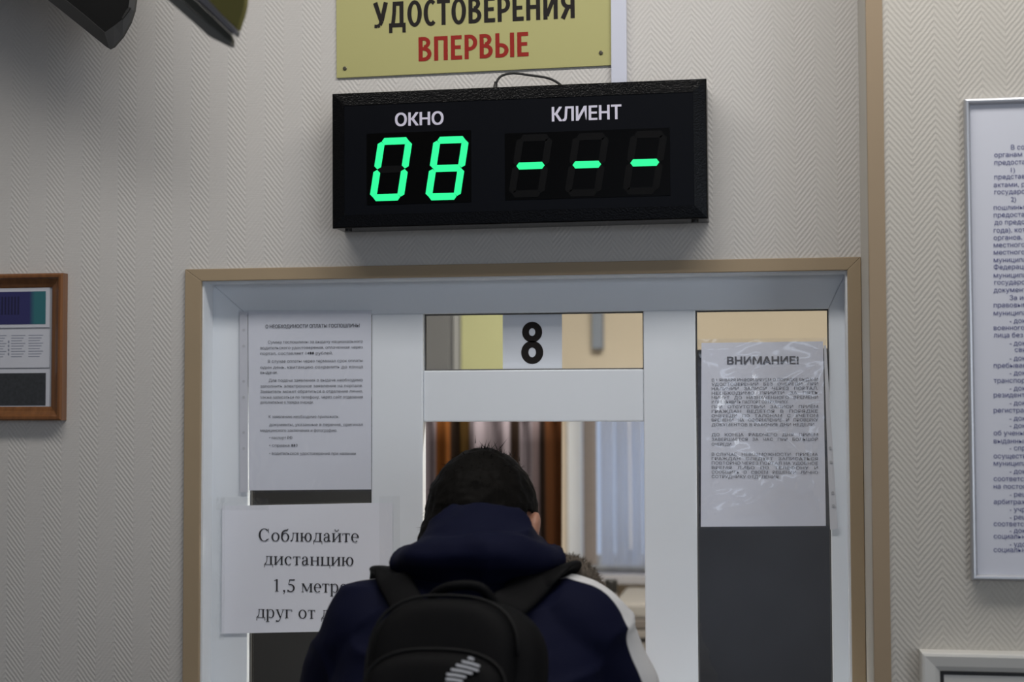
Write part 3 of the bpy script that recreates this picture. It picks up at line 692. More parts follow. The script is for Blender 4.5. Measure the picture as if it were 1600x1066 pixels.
# framed information board on the right wall
INFO = [(1580, 'В соответствии с', 229.5), (1554, 'органам и организациям,', 241.5), (1554, 'предоставляющим', 253.5), (1580, '1)', 265), (1554, 'представления документов', 276), (1553, 'актами, регулирующими', 288.5),
 (1554, 'государственных и', 299.5), (1580, '2)', 311), (1553, 'пошлины, взимаемой за', 324), (1553, 'предоставление услуг', 335.5), (1554, 'до предоставления', 347), (1553, 'года), которые находятся', 359.5), (1553, 'органов, предоставляющих', 371), (1553, 'местного самоуправления', 382.5),
 (1553, 'местного значения', 394), (1553, 'муниципальных', 406), (1553, 'Федерации, нормативными', 417), (1553, 'муниципальными', 430), (1554, 'государственных', 441), (1553, 'документов', 453), (1578, 'За исключением', 465), (1553, 'правовыми актами', 476.5), (1553, 'муниципальных', 489),
 (1578, '- документы', 501), (1553, 'военного билета', 512), (1553, 'лица без гражданства', 523.5), (1578, '- документы', 536), (1586, 'свидетельства', 546), (1578, '- документы', 559.5), (1553, 'пребывания', 571), (1578, '- документы', 582.5), (1553, 'транспортного', 594.5), (1578, '- документы', 606.5), (1553, 'резидентов', 617), (1578, '- документы', 629.5), (1553, 'регистрации', 641),
 (1578, '- документы', 653.5), (1578, '- документы', 665), (1553, 'об ученых степенях', 676.5), (1553, 'выданные', 689), (1578, '- справки', 700), (1553, 'осуществляющие', 712.5), (1553, 'муниципальных', 724), (1578, '- документы', 736.5), (1553, 'соответствии', 748), (1553, 'на постоянное', 760), (1578, '- решения', 772.5), (1553, 'арбитражных', 784),
 (1578, '- учредительные', 796), (1578, '- решения', 808), (1553, 'соответствующие', 818.5), (1578, '- документы', 829), (1553, 'социального', 838), (1578, '- удостоверения', 850.5), (1553, 'социальной', 859)]
def info_board():
    Y = -DSTEP-0.012; q = Plate(Y, [(1511.5, 153), (2190, 134), (2190, 921), (1513, 902)])
    t = thing('information_board', q.c, 'white board of small blue text in a silver frame on the right wall', 'information board')
    hw, hh = q.w/2, q.h/2; fw = 0.0085
    bm = moulding(bmesh.new(), hw, hh, [(0, 0.012), (0, -0.001), (0.001, -0.003), (0.003, -0.004), (0.0055, -0.0035), (fw-0.001, -0.001), (fw, 0.002), (fw, 0.012), (0, 0.012)]); obj('frame', bm, M['alu'], t)
    obj('panel', B(-hw+fw-0.001, hw-fw+0.001, 0.003, 0.011, -hh+fw-0.001, hh-fw+0.001), mat('white_board_panel', (0.64, 0.655, 0.73), 0.6), t)
    bm = bmesh.new()
    for px, s, py in INFO:
        u, v = q.uv(px, py); k = (q.Y - EYE.y)/F; cap = 7.4*k
        put(bm, glyphs(s, 0.0, 2), u, None, v-cap/2, v+cap/2, 0.0025, ref=CAPREF)
    obj('lettering', bm, M['blue_ink'], t)
info_board()

# white framed panel low on the right wall
def low_panel():
    Y = -DSTEP-0.035; q = Plate(Y, [(1441.5, 1018), (1930, 1033), (1930, 1400), (1443, 1400)])
    t = thing('access_panel', q.c, 'white framed panel with a black inner seal below the information board', 'panel'); hw, hh = q.w/2, q.h/2
    g = mat('warm_white_plastic', (0.60, 0.59, 0.56), 0.4)
    fw = 0.027
    bm = moulding(bmesh.new(), hw, hh, [(0, 0.035), (0, 0.005), (0.0015, 0.0015), (0.005, 0.0), (fw-0.008, 0.002), (fw-0.002, 0.005), (fw, 0.008), (fw, 0.034), (0, 0.035)]); obj('frame', bm, g, t)
    bm = bmesh.new(); mitre(bm, -hw+fw+0.0045, hw-fw-0.0045, -hh+fw+0.0045, hh-fw-0.0045, -hw+fw-0.002, hw-fw+0.002, -hh+fw-0.002, hh-fw+0.002, 0.007, 0.03, True); obj('seal', bm, M['rubber'], t)
    obj('door', B(-hw+fw+0.003, hw-fw-0.003, 0.0075, 0.034, -hh+fw+0.003, hh-fw-0.003), g, t, bevel=0.002)
low_panel()

# wooden picture frame with sample cards, left edge
def picture():
    Y = -0.022; q = Plate(Y, [(-215, 430), (97, 428.5), (95.5, 660), (-215, 655)])
    t = thing('picture_frame', q.c, 'brown wooden frame holding three cards at the left edge', 'picture frame'); hw, hh = q.w/2, q.h/2; fw = 0.0245
    # moulded profile: outer rim, hollow, inner lip
    prof = [(0.0, 0.022), (0.0, 0.003), (0.003, 0.0), (0.007, 0.0), (0.010, 0.004), (0.017, 0.009), (0.022, 0.0105), (fw, 0.012), (fw, 0.022)]
    bm = bmesh.new(); rings = []
    for d, y in prof: rings.append([bm.verts.new((sx*(hw-d), y, sz*(hh-d))) for sx, sz in ((-1, -1), (1, -1), (1, 1), (-1, 1))])
    for i in range(len(rings)-1):
        for k in range(4): bm.faces.new((rings[i][k], rings[i][(k+1) % 4], rings[i+1][(k+1) % 4], rings[i+1][k]))
    obj('frame', bm, M['wood'], t)
    obj('mount', B(-hw+fw-0.002, hw-fw+0.002, 0.0135, 0.0215, -hh+fw-0.002, hh-fw+0.002), mat('grey_mount', (0.34, 0.35, 0.38), 0.6), t)
    white = mat('white_card', (0.60, 0.61, 0.66), 0.5)
    def card(py0, py1, kind):
        a, b, z0, z1 = q.tb(-24, py0, 72.5, py1); c = obj('card', B(a, b, 0.0122, 0.0134, z0, z1), white, t)
        a, b, z0, z1 = q.tb(-18, py0+6, 66.5, py1-5)
        if kind == 0:
            m = mat('blue_and_teal_print', (0.02, 0.03, 0.12), 0.5); nt = m.node_tree; bs = nt.nodes['Principled BSDF']; tc = nt.nodes.new('ShaderNodeTexCoord'); sp = nt.nodes.new('ShaderNodeSeparateXYZ'); r = nt.nodes.new('ShaderNodeValToRGB')
            nt.links.new(tc.outputs['Generated'], sp.inputs[0]); nt.links.new(sp.outputs[0], r.inputs[0]); nt.links.new(r.outputs[0], bs.inputs['Base Color'])
            r.color_ramp.elements[0].color = (0.03, 0.03, 0.12, 1); r.color_ramp.elements[0].position = 0.70; r.color_ramp.elements[1].color = (0.03, 0.15, 0.17, 1); r.color_ramp.elements[1].position = 0.80
            obj('print', B(a, b, 0.0118, 0.0122, z0, z1), m, c)
            bm = bmesh.new()
            for i in range(7): box(bm, a+(b-a)*(0.12+0.06*i), a+(b-a)*(0.15+0.06*i), 0.0116, 0.0118, z0+(z1-z0)*0.3, z0+(z1-z0)*0.85)
            obj('dark_bars', bm, mat('dark_violet_ink', (0.012, 0.012, 0.05), 0.6), c)
        elif kind == 1:
            bm = bmesh.new()
            for i in range(9):
                zz = z0 + (z1-z0)*(0.92-0.085*i)
                for x0, x1 in ((0.05, 0.27), (0.36, 0.62), (0.68, 0.95)): box(bm, a+(b-a)*x0, a+(b-a)*(x1-0.03*((i*7) % 3)), 0.0120, 0.0122, zz, zz+0.0014)
            for i in range(4): box(bm, a+(b-a)*(0.30), a+(b-a)*0.325, 0.0119, 0.0122, z0+(z1-z0)*(0.3+0.13*i), z0+(z1-z0)*(0.38+0.13*i))
            obj('print', bm, mat('grey_blue_ink', (0.27, 0.29, 0.36), 0.6), c)
        else:
            obj('print', B(a, b, 0.0118, 0.0122, z0, z1), mat('dark_photo_print', (0.035, 0.038, 0.042), 0.5, noise_amt=0.6, noise_scale=160), c)
    card(449, 511.5, 0); card(514.5, 574.5, 1); card(577, 639, 2)
picture()

# two tilted display housings hanging at the upper left
def hangers():
    # the first: black face in a dark grey rim, corner pointing down
    Y = -0.20; o = at(150, -60, Y)
    L = lambda px, py: (at(px, py, Y) - o)
    def poly(pts): return [(L(*p).x, L(*p).z) for p in pts]
    t = thing('hanging_monitor', o, 'dark grey hanging housing with a black face, leftmost at the top', 'monitor')
    outer = poly([(-300, -250), (75, 0), (130, 44), (167, 74), (173, 77.5), (180, 74), (194, 58), (206, 36), (212, 18), (214.5, 0), (213, -40), (198, -140), (100, -330), (-170, -400)])  # unseen upper-left part enlarged so its shadow darkens the wall corner
    inner = poly([(-255, -240), (104, 0), (140, 29), (164, 50), (168, 53.5), (173, 50), (183, 43), (197, 32), (205, 16), (208, -5), (206, -45), (188, -138), (92, -316), (-160, -375)])
    n = len(outer); cx = sum(p[0] for p in outer)/n; cz = sum(p[1] for p in outer)/n
    def ringof(pts, y, k=1.0, dx=0.0, dz=0.0): return [(cx + (x-cx)*k + dx, y, cz + (z-cz)*k + dz) for x, z in pts]
    bm = bmesh.new(); loft(bm, [ringof(outer, 0.09, 0.86, -0.034, 0.030), ringof(outer, 0.012, 0.96, -0.004), ringof(outer, 0.0), ringof(outer, -0.005, 0.995), ringof(inner, -0.012, 1.0), ringof(inner, -0.006, 0.99)])
    obj('housing', bm, mat('dark_grey_housing', (0.030, 0.030, 0.030), 0.5), t)
    bm = bmesh.new(); loft(bm, [ringof(inner, -0.0065, 0.985), ringof(inner, -0.0075, 0.985)]); obj('face', bm, mat('black_face', (0.006, 0.006, 0.006), 0.4, spec=0.2), t)
    bm = bmesh.new(); prism(bm, poly([(197, 33), (206, 20), (208.5, 15), (207, 14), (203, 18), (195.5, 31)]), -0.0135, -0.007); obj('slot', bm, M['rubber'], t)
    bm = bmesh.new(); tube(bm, [(-0.02, 0.05, 0.06), (-0.02, 0.05, CEIL-o.z)], 0.014, 14); obj('hanger_pole', bm, M['alu'], t, smooth=True)
    # the second: layered slab with an olive side
    Y = -0.75; o = at(340, -60, Y)
    L = lambda px, py: (at(px, py, Y-0.02) - o)
    t = thing('hanging_monitor', o, 'olive and grey hanging housing with a dark slot, right of the black-faced one', 'monitor')
    slab = mat('grey_green_housing', (0.082, 0.082, 0.078), 0.45); ol = mat('olive_side', (0.125, 0.115, 0.033), 0.6, spec=0.2); lip = mat('grey_lip', (0.11, 0.108, 0.12), 0.4)
    bm = bmesh.new(); prism(bm, poly([(120, -110), (262, 0), (300, 33), (324, 55), (346, 66), (356, 71), (361, 70.5), (361.5, 66), (345, 56), (312, 26), (283, 0), (150, -110)]), -0.02, -0.006); obj('lower_shell', bm, slab, t, bevel=0.002)
    bm = bmesh.new(); prism(bm, poly([(152, -110), (284, 0), (313, 26), (346, 56.5), (361, 66), (361, 60), (358, 52), (330, 25), (303, 0), (180, -110)]), -0.015, -0.006); obj('middle_shell', bm, mat('dark_olive_housing', (0.045, 0.045, 0.035), 0.5), t, bevel=0.001)
    bm = bmesh.new(); prism(bm, poly([(182, -110), (304, 0), (331, 25), (358, 51), (357, 46), (330, 20), (312, 0), (190, -110)]), -0.010, -0.006); obj('slot', bm, M['rubber'], t)
    bm = bmesh.new(); prism(bm, poly([(192, -110), (310, 0), (335, 23), (357, 46), (367, 56), (370, 47), (350, 27), (325, 0), (205, -110)]), -0.022, -0.006); obj('lip', bm, lip, t, bevel=0.0015)
    bm = bmesh.new(); prism(bm, poly([(207, -110), (326, 0), (350, 26), (370, 46), (377, 24), (380.5, 10), (382, 0), (384, -40), (370, -150), (280, -200)]), -0.019, -0.006); obj('side_panel', bm, ol, t, bevel=0.0015)
    bm = bmesh.new(); tube(bm, [(0.0, 0.008, 0.02), (0.0, 0.008, CEIL-o.z)], 0.014, 14); obj('hanger_pole', bm, M['alu'], t, smooth=True)
def resample(pts, n): return pts if len(pts) == n else [pts[min(len(pts)-1, int(i*len(pts)/n))] for i in range(n)]
hangers()

# ------------------------------------------------------------------ PAPER NOTICES ON THE WINDOW
def sheet(bm, uv_quad, y, nx=30, nz=40, amp=0.0, seed=0.0, thick=0.0004, pin=True):
    """a paper or film sheet: bilinear quad (tl, tr, br, bl) with soft buckling towards the viewer"""
    tl, tr, br, bl = [Vector((p[0], 0, p[1])) for p in uv_quad]; rows = []
    for j in range(nz+1):
        g = j/nz; row = []
        for i in range(nx+1):
            f = i/nx; p = (bl*(1-f)+br*f)*(1-g) + (tl*(1-f)+tr*f)*g
            e = min(1.0, 6*min(f, 1-f, g, 1-g)) if pin else 1.0
            d = amp*e*(0.55 + 0.5*noise.noise((p.x*9+seed, p.z*9, seed)) + 0.30*noise.noise((p.x*26+seed, p.z*22, seed+4)))
            row.append(bm.verts.new((p.x, y - max(0, d), p.z)))
        rows.append(row)
    for j in range(nz):
        for i in range(nx): bm.faces.new((rows[j][i], rows[j][i+1], rows[j+1][i+1], rows[j+1][i]))
    if thick:
        bm.normal_update(); bmesh.ops.solidify(bm, geom=list(bm.faces), thickness=thick)
    return bm

def distance_notice():
    Y = FY-0.0035; q = Plate(Y, [(347, 791), (613, 785.5), (614, 985), (346, 990.5)])
    t = thing('distance_notice', q.c, 'landscape paper in large serif type taped across the left pane, left of the person', 'paper notice')
    Q = [q.uv(*p) for p in [(347, 791), (613, 785.5), (614, 985), (346, 990.5)]]
    obj('paper', sheet(bmesh.new(), Q, 0.0, 20, 16, 0.0), M['paper'], t)
    for s_, x0, x1, yb, capz in (('Соблюдайте', 404.5, 561, 846.5, 19.5), ('дистанцию', 413, 552.5, 883.5, 19.5), ('1,5 метра', 428.5, 543, 925.5, 19.5), ('друг от друга', 401, 572, 967, 19.5)):
        a, b, z0, z1 = q.tb(x0, yb-capz, x1, yb); bm = bmesh.new(); put(bm, SERIF.text(s_), a, b, z0, z1, -0.0008, ref=(0, 0.66)); obj('text_line', bm, M['ink'], t)
    for quad, sd in (([(333, 780), (352, 778), (351, 1000), (332, 1002)], 1), ([(338, 776), (420, 779), (420, 797), (338, 797)], 2), ([(593, 776), (625, 775), (626, 990), (594, 991)], 3)):
        bm = sheet(bmesh.new(), [q.uv(*p) for p in quad], -0.0014, 8, 24, 0.0006, sd, 0, False); obj('clear_tape', bm, M['tape'], t, smooth=True)
distance_notice()

def para(q, lines, y, m, name, t, cap=5.0, bold=0.006):
    bm = bmesh.new()
    for s_, x0, x1, yc in lines:
        a, b, z0, z1 = q.tb(x0, yc-cap/2, x1, yc+cap/2); put(bm, glyphs(s_, bold, 1), a, b, z0, z1, y, ref=CAPREF)
    return obj(name, bm, m, t)

def left_notice():
    Y = FY-0.004; qd = [(388, 487.5), (580, 487), (580, 765), (389, 766.5)]; q = Plate(Y, qd)
    t = thing('paper_notice', q.c, 'portrait sheet of small print in a clear sleeve, top of the left pane', 'paper notice')
    obj('paper', sheet(bmesh.new(), [q.uv(*p) for p in qd], 0.0, 12, 16, 0.0), M['paper'], t)
    para(q, [('О НЕОБХОДИМОСТИ ОПЛАТЫ ГОСПОШЛИНЫ', 415, 562, 509.5)], -0.0008, M['ink_soft'], 'heading', t, 5.5, 0.02)
    para(q, [('Сумма госпошлины за выдачу национального', 419, 567, 534), ('водительского удостоверения, оплаченная через', 407, 567, 543), ('портал, составляет 1400 рублей.', 407, 520, 552), ('В случае оплаты через терминал срок оплаты', 419, 567, 564),
             ('один день, квитанцию сохранить до конца', 407, 567, 573.5), ('выдачи.', 407, 434, 582), ('Для подачи заявления о выдаче необходимо', 420, 567, 594), ('заполнить электронное заявление на портале.', 407, 567, 603), ('Заявитель может обратиться в отделение лично,', 407, 567, 611.5),
             ('также записаться по телефону, через сайт отделения', 407, 567, 620.5), ('дополнительно в порядке очереди.', 407, 490, 628.5), ('К заявлению необходимо приложить:', 420, 530, 651), ('документы, указанные в перечне, оригинал', 421, 567, 663.5), ('медицинского заключения и фотографию.', 407, 527, 672.5),
             ('• паспорт РФ', 421, 457, 684), ('• справка 003', 421, 465, 696), ('• водительское удостоверение при наличии', 421, 556, 708.5)], -0.0008, M['ink_soft'], 'small_print', t, 4.6, 0.0)
    sl = obj('clear_sleeve', sheet(bmesh.new(), [q.uv(*p) for p in [(374, 485), (582, 484.5), (582, 768), (375, 770)]], -0.0018, 36, 50, 0.0016, 5.0, 0), M['film_flat'], t, smooth=True)
    bm = bmesh.new()
    Q = [q.uv(*p) for p in [(374.5, 487), (387, 487), (387.5, 769), (375, 770)]]; sheet(bm, Q, -0.0004, 2, 30, 0, 0, 0.0003)
    obj('punched_strip', bm, mat('milky_strip', (0.68, 0.69, 0.75), 0.35), sl)
    hm = mat('hole_shade', (0.55, 0.56, 0.60), 0.6)
    for py in (516, 541, 596, 621, 676, 701):
        u, v = q.uv(381, py); bm = bmesh.new(); tube(bm, [(u, -0.0009, v), (u, -0.0006, v)], 0.0026, 12); obj('punch_hole', bm, hm, sl)
left_notice()

def right_notice():
    Y = FY-0.004; qd = [(1096, 536), (1286, 533.5), (1290.5, 822), (1095, 823.5)]; q = Plate(Y, qd)
    t = thing('paper_notice', q.c, 'portrait sheet headed ВНИМАНИЕ in a crumpled clear sleeve on the right pane', 'paper notice')
    obj('paper', sheet(bmesh.new(), [q.uv(*p) for p in qd], 0.0, 12, 16, 0.0), M['paper'], t)
    para(q, [('ВНИМАНИЕ!', 1136, 1248, 563)], -0.0008, M['ink_soft'], 'heading', t, 11.5, 0.03)
    L_ = [('С 1 ЯНВАРЯ ИНФОРМИРУЕМ О ПОРЯДКЕ ВЫДАЧИ', 593.4), ('УДОСТОВЕРЕНИЙ   БЕЗ   ОЧЕРЕДИ   ПРИ', 600.2), ('НАЛИЧИИ   ЗАПИСИ   ЧЕРЕЗ   ПОРТАЛ,', 607), ('НЕОБХОДИМО   ПРИЙТИ   ЗА   ПЯТЬ', 614), ('МИНУТ   ДО   НАЗНАЧЕННОГО   ВРЕМЕНИ', 621), ('И ПРЕДЪЯВИТЬ ПАСПОРТ СОТРУДНИКУ.', 628),
          ('ПРИ   ОТСУТСТВИИ   ЗАПИСИ   ПРИЁМ', 635.6), ('ГРАЖДАН   ВЕДЁТСЯ   В   ПОРЯДКЕ', 642.7), ('ОЧЕРЕДИ   ПО   ТАЛОНАМ   С   УЧЁТОМ', 649.6), ('ВРЕМЕНИ   НА   ОФОРМЛЕНИЕ   И   ПРОВЕРКУ', 656.3), ('ДОКУМЕНТОВ В РАБОЧИЕ ДНИ НЕДЕЛИ.', 663.6),
          ('ДО   КОНЦА   РАБОЧЕГО   ДНЯ   ПРИЁМ', 679.2), ('ЗАВЕРШАЕТСЯ   ЗА   ЧАС   ПРИ   БОЛЬШОЙ', 686.6), ('ОЧЕРЕДИ.', 694.2), ('В СЛУЧАЕ   НЕВОЗМОЖНОСТИ   ПРИЁМА', 710), ('ГРАЖДАН   СЛЕДУЕТ   ЗАПИСАТЬСЯ', 716.8), ('ПОВТОРНО ЧЕРЕЗ ПОРТАЛ НА УДОБНОЕ', 723.8), ('ВРЕМЯ   ЛИБО   ПО   ТЕЛЕФОНУ   И', 731), ('СООБЩИТЬ   О   СВОЁМ   РЕШЕНИИ   ЛИЧНО', 738), ('СОТРУДНИКУ ОТДЕЛЕНИЯ.', 745)]
    short = {663.6: 1274, 628: 1232, 694.2: 1144, 745: 1218}
    para(q, [(s_, 1112, short.get(y, 1278), y) for s_, y in L_], -0.0008, mat('grey_small_print', (0.15, 0.15, 0.17), 0.7), 'small_print', t, 4.6, 0.0)
    # crumpled pocket: creased film with real ridges
    quad = [(1090, 530), (1291, 528), (1296, 825), (1092, 827)]; bm = bmesh.new()
    tl, tr, br, bl = [Vector((a, 0, b)) for a, b in (q.uv(*p) for p in quad)]; nx, nz = 70, 100; rows = []
    for j in range(nz+1):
        g = j/nz; row = []
        for i in range(nx+1):
            f = i/nx; p = (bl*(1-f)+br*f)*(1-g) + (tl*(1-f)+tr*f)*g
            e = min(1.0, 8*min(f, 1-f, g, 1-g))
            r1 = 1-abs(noise.noise((p.x*11+p.z*14, p.z*10-p.x*6, 2.0))); r2 = 1-abs(noise.noise((p.x*30-p.z*18, p.z*24+p.x*12, 7.0)))
            row.append(bm.verts.new((p.x, -0.0018 - e*(0.0055*r1**4 + 0.0022*r2**3), p.z)))
        rows.append(row)
    for j in range(nz):
        for i in range(nx): bm.faces.new((rows[j][i], rows[j][i+1], rows[j+1][i+1], rows[j+1][i]))
    sl = obj('clear_sleeve', bm, M['film'], t, smooth=True)
    Q = [q.uv(*p) for p in [(1287, 540), (1291, 540), (1309, 826), (1297, 828)]]
    obj('punched_strip', sheet(bmesh.new(), Q, -0.0025, 3, 30, 0.001, 9.0, 0.0003), mat('milky_edge', (0.62, 0.63, 0.67), 0.3), sl)
    hm = mat('hole_shade_grey', (0.42, 0.43, 0.46), 0.6)
    for px, py in ((1297, 700), (1298.5, 722), (1301, 770), (1302, 790)):
        u, v = q.uv(px, py); bm = bmesh.new(); tube(bm, [(u, -0.0042, v), (u, -0.0038, v)], 0.0024, 12); obj('punch_hole', bm, hm, sl)
right_notice()

# ------------------------------------------------------------------ THE PERSON AT THE COUNTER
def bump_noise(me, amp, scale, ridge=0.0, seed=0.0):
    ns = [v.normal.copy() for v in me.vertices]
    for v, n in zip(me.vertices, ns):
        p = v.co
        d = noise.noise((p.x*scale+seed, p.y*scale, p.z*scale*1.4)) + 0.5*noise.noise((p.x*scale*2.3, p.y*scale*2.3+seed, p.z*scale*3.2))
        if ridge: d += ridge*((1-abs(noise.noise((p.x*scale*0.9+4+seed, p.y*scale*0.9, p.z*scale*1.9))))**5 - 0.35)
        v.co = p + n*(amp*d)
def ring(c, rx, ry, n=28, tilt=0.0, p=2.3):
    out = []
    for k in range(n):
        a = 2*math.pi*k/n; ca, sa = math.cos(a), math.sin(a)
        x = rx*math.copysign(abs(ca)**(2/p), ca); y = ry*math.copysign(abs(sa)**(2/p), sa)
        out.append((c[0]+x, c[1]+y*math.cos(tilt), c[2]+y*math.sin(tilt)))
    return out
def person():
    HY = -0.24; YS = -0.44
    top = at(753, 705, HY); hc = Vector((top.x, HY, top.z-0.127)); xs = ax(742, 900, YS)
    base = Vector((xs, -0.60, 0.0))
    t = thing('person', base, 'person in a navy jacket with white sleeve stripes, seen from behind at the counter', 'person')
    o3 = lambda x, y, z: Vector((x, y, z)) - base
    skin = mat('skin', (0.36, 0.175, 0.115), 0.55, noise_amt=0.08, noise_scale=60)
    cloth = mat('navy_jacket_cloth', (0.0042, 0.0052, 0.0185), 0.7, spec=0.06, noise_amt=0.12, noise_scale=14, bump=0.0004, bump_scale=700)
    X = xs
    # --- body: head, neck, trunk, limbs and hands fused into one surface
    bm = bmesh.new()
    fw = Matrix.Rotation(math.radians(-13), 3, 'Z') @ Matrix.Rotation(math.radians(-28), 3, 'X')                # head bowed towards the counter
    H = lambda x, y, z: hc - base + fw @ Vector((x, y, z))
    ell(bm, H(0, 0.0, 0.015), (0.076, 0.094, 0.098), fw); ell(bm, H(0, 0.035, -0.05), (0.058, 0.060, 0.070), fw); ell(bm, H(0, 0.062, -0.098), (0.028, 0.026, 0.020), fw)
    ell(bm, H(0, 0.103, -0.035), (0.013, 0.016, 0.012), fw); ell(bm, H(0, 0.093, -0.012), (0.009, 0.012, 0.026), fw); ell(bm, H(0, 0.088, -0.073), (0.024, 0.012, 0.008), fw)
    ell(bm, H(0, 0.084, 0.022), (0.05, 0.012, 0.008), fw)
    for s in (-1, 1):
        ell(bm, H(s*(0.085 if s > 0 else 0.074), -0.004, 0.012), (0.009, 0.018, 0.028), fw @ Matrix.Rotation(s*0.3, 3, 'Z')); ell(bm, H(s*0.040, 0.066, -0.03), (0.024, 0.022, 0.02), fw)
    tube(bm, [o3(X+0.01, -0.37, 1.30), H(0, -0.02, -0.10), H(0, 0, -0.02)], [0.062, 0.056, 0.05], 20)
    rings = [ring(o3(X, y, z), rx, ry) for z, y, rx, ry in ((0.84, -0.595, 0.15, 0.105), (0.98, -0.57, 0.145, 0.095), (1.12, -0.52, 0.155, 0.10), (1.24, -0.46, 0.145, 0.085), (1.31, -0.42, 0.10, 0.06))]
    loft(bm, rings)
    sh = {s: o3(X+s*0.128, -0.43, 1.275) for s in (-1, 1)}; el_ = {-1: o3(X-0.235, -0.38, 1.07), 1: o3(X+0.228, -0.38, 1.07)}
    wr = {s: o3(X+s*0.12, -0.135, SILL+0.045) for s in (-1, 1)}
    for s in (-1, 1):
        tube(bm, [sh[s], (sh[s]+el_[s])/2, el_[s], (el_[s]+wr[s])/2, wr[s]], [0.055, 0.047, 0.040, 0.036, 0.026], 16)
        # hand lying on the sill: palm, five fingers of different lengths
        w = wr[s]; d = Vector((-s*0.45, 0.89, -0.06)).normalized(); sd = Vector((s*0.89, 0.45, 0.0)).normalized(); up = Vector((0, 0, 1))
        ell(bm, w + d*0.045 + up*-0.004, (0.040, 0.046, 0.015), Matrix.Rotation(math.atan2(-d.x, d.y), 3, 'Z'), 16, 10)
        for off, ln, r in ((-0.029, 0.074, 0.0085), (-0.010, 0.084, 0.009), (0.010, 0.078, 0.0088), (0.028, 0.060, 0.0075)):
            b0 = w + d*0.075 + sd*off
            tube(bm, [b0 - d*0.02, b0, b0 + d*ln*0.45 + up*0.006, b0 + d*ln*0.78 - up*0.004, b0 + d*ln - up*0.014], [r*1.1, r*1.05, r, r*0.9, r*0.65], 10)
        b0 = w + d*0.025 - sd*0.032
        tube(bm, [b0 + sd*0.015, b0, b0 + d*0.03 - sd*0.022 - up*0.006, b0 + d*0.055 - sd*0.026 - up*0.010], [0.013, 0.012, 0.0105, 0.007], 10)
        hip, kn, an = o3(X+s*0.085, -0.59, 0.86), o3(X+s*0.095, -0.565, 0.48), o3(X+s*0.10, -0.605, 0.09)
        tube(bm, [hip, (hip+kn)/2, kn, (kn+an)/2, an], [0.085, 0.072, 0.052, 0.048, 0.036], 18); ell(bm, o3(X+s*0.105, -0.555, 0.055), (0.042, 0.115, 0.035))
    body = remesh(bm, 0.0055, 5); link('body', body, skin, t)
    # --- eyes
    for s in (-1, 1):
        bm = bmesh.new(); ell(bm, H(s*0.031, 0.076, -0.012), (0.012, 0.010, 0.009), fw, 14, 10); obj('eye', bm, mat('eye', (0.35, 0.33, 0.32), 0.2), t, smooth=True)
    # --- hair: thick short crop over the crown, sides and nape
    bm = bmesh.new(); ell(bm, H(0, -0.012, 0.022), (0.0835, 0.103, 0.1075), fw, 64, 48)
    ell(bm, H(0, -0.05, -0.035), (0.074, 0.062, 0.085), fw, 48, 32)
    me = remesh(bm, 0.004, 3)
    bm = bmesh.new(); bm.from_mesh(me); inv = fw.transposed(); kill = []
    for v in bm.verts:
        l = inv @ (v.co - (hc - base))
        if (l.y > 0.052 and l.z < 0.075 - (0.03 if abs(l.x) > 0.05 else 0)) or (l.z < -0.005 and l.y > 0.018) or l.z < -0.105 or (l.z < 0.030 and l.y > -0.030 and l.x > 0.055) or (l.z < -0.018 and l.y > 0.03 and l.x < -0.055) or (l.x < -0.06 and l.z < -0.05): kill.append(v)
    bmesh.ops.delete(bm, geom=kill, context='VERTS'); bm.normal_update(); bmesh.ops.solidify(bm, geom=list(bm.faces), thickness=0.004)
    bm.normal_update(); rnd = random.Random(3); vs = [v for v in bm.verts]
    crown = H(0.0, -0.035, 0.115)
    nv = len(vs)
    for v in vs:
        p = v.co; n_ = 0.0022*noise.noise(p*55) + 0.0014*noise.noise(p*130)
        v.co = p + v.normal*n_
    bm.verts.index_update()
    # short strands give the crop its broken outline
    outer = [v for v in vs if (v.co - (hc-base)).length > 0.06]
    for k in range(2600):
        v = outer[rnd.randrange(len(outer))]; p = v.co.copy(); n_ = v.normal
        if (p + n_ - (hc-base)).length < (p - n_ - (hc-base)).length: continue
        away = (p - crown); away = away - n_*away.dot(n_)
        dr = (n_*rnd.uniform(0.35, 0.8) + away.normalized()*0.9 + Vector((rnd.gauss(0, .25), rnd.gauss(0, .25), rnd.gauss(0, .25)))).normalized()
        L = rnd.uniform(0.006, 0.012); sd = dr.cross(n_).normalized()*0.0006
        a = bm.verts.new(p - n_*0.001 - sd); b = bm.verts.new(p - n_*0.001 + sd); c = bm.verts.new(p + dr*L); bm.faces.new((a, b, c))
    for k in range(46):                                             # the tuft that stands up at the crown
        p = crown + fw @ Vector((rnd.gauss(0.006, 0.016), rnd.gauss(0, 0.014), 0.004)); dr = Vector((rnd.gauss(0.1, 0.55), rnd.gauss(0, 0.3), 0.85)).normalized(); sd = Vector((0.0008, 0, 0)); L = rnd.uniform(0.008, 0.021)
        a = bm.verts.new(p-sd); b = bm.verts.new(p+sd); c = bm.verts.new(p+dr*L); bm.faces.new((a, b, c))
    me2 = bpy.data.meshes.new('hair'); bm.to_mesh(me2); bm.free()
    for p in me2.polygons: p.use_smooth = True
    link('hair', me2, mat('black_hair', (0.0048, 0.0042, 0.0038), 0.6, spec=0.05, noise_amt=0.3, noise_scale=160), t)
    # --- jacket: trunk and sleeves in one piece, white stripe down each shoulder and sleeve
    bm = bmesh.new()
    prof = ((0.76, -0.60, 0.195, 0.15), (0.84, -0.595, 0.20, 0.155), (0.98, -0.57, 0.205, 0.15), (1.10, -0.53, 0.19, 0.148), (1.20, -0.49, 0.192, 0.138), (1.275, -0.455, 0.185, 0.118), (1.325, -0.43, 0.165, 0.095), (1.362, -0.41, 0.115, 0.078), (1.385, -0.395, 0.08, 0.07))
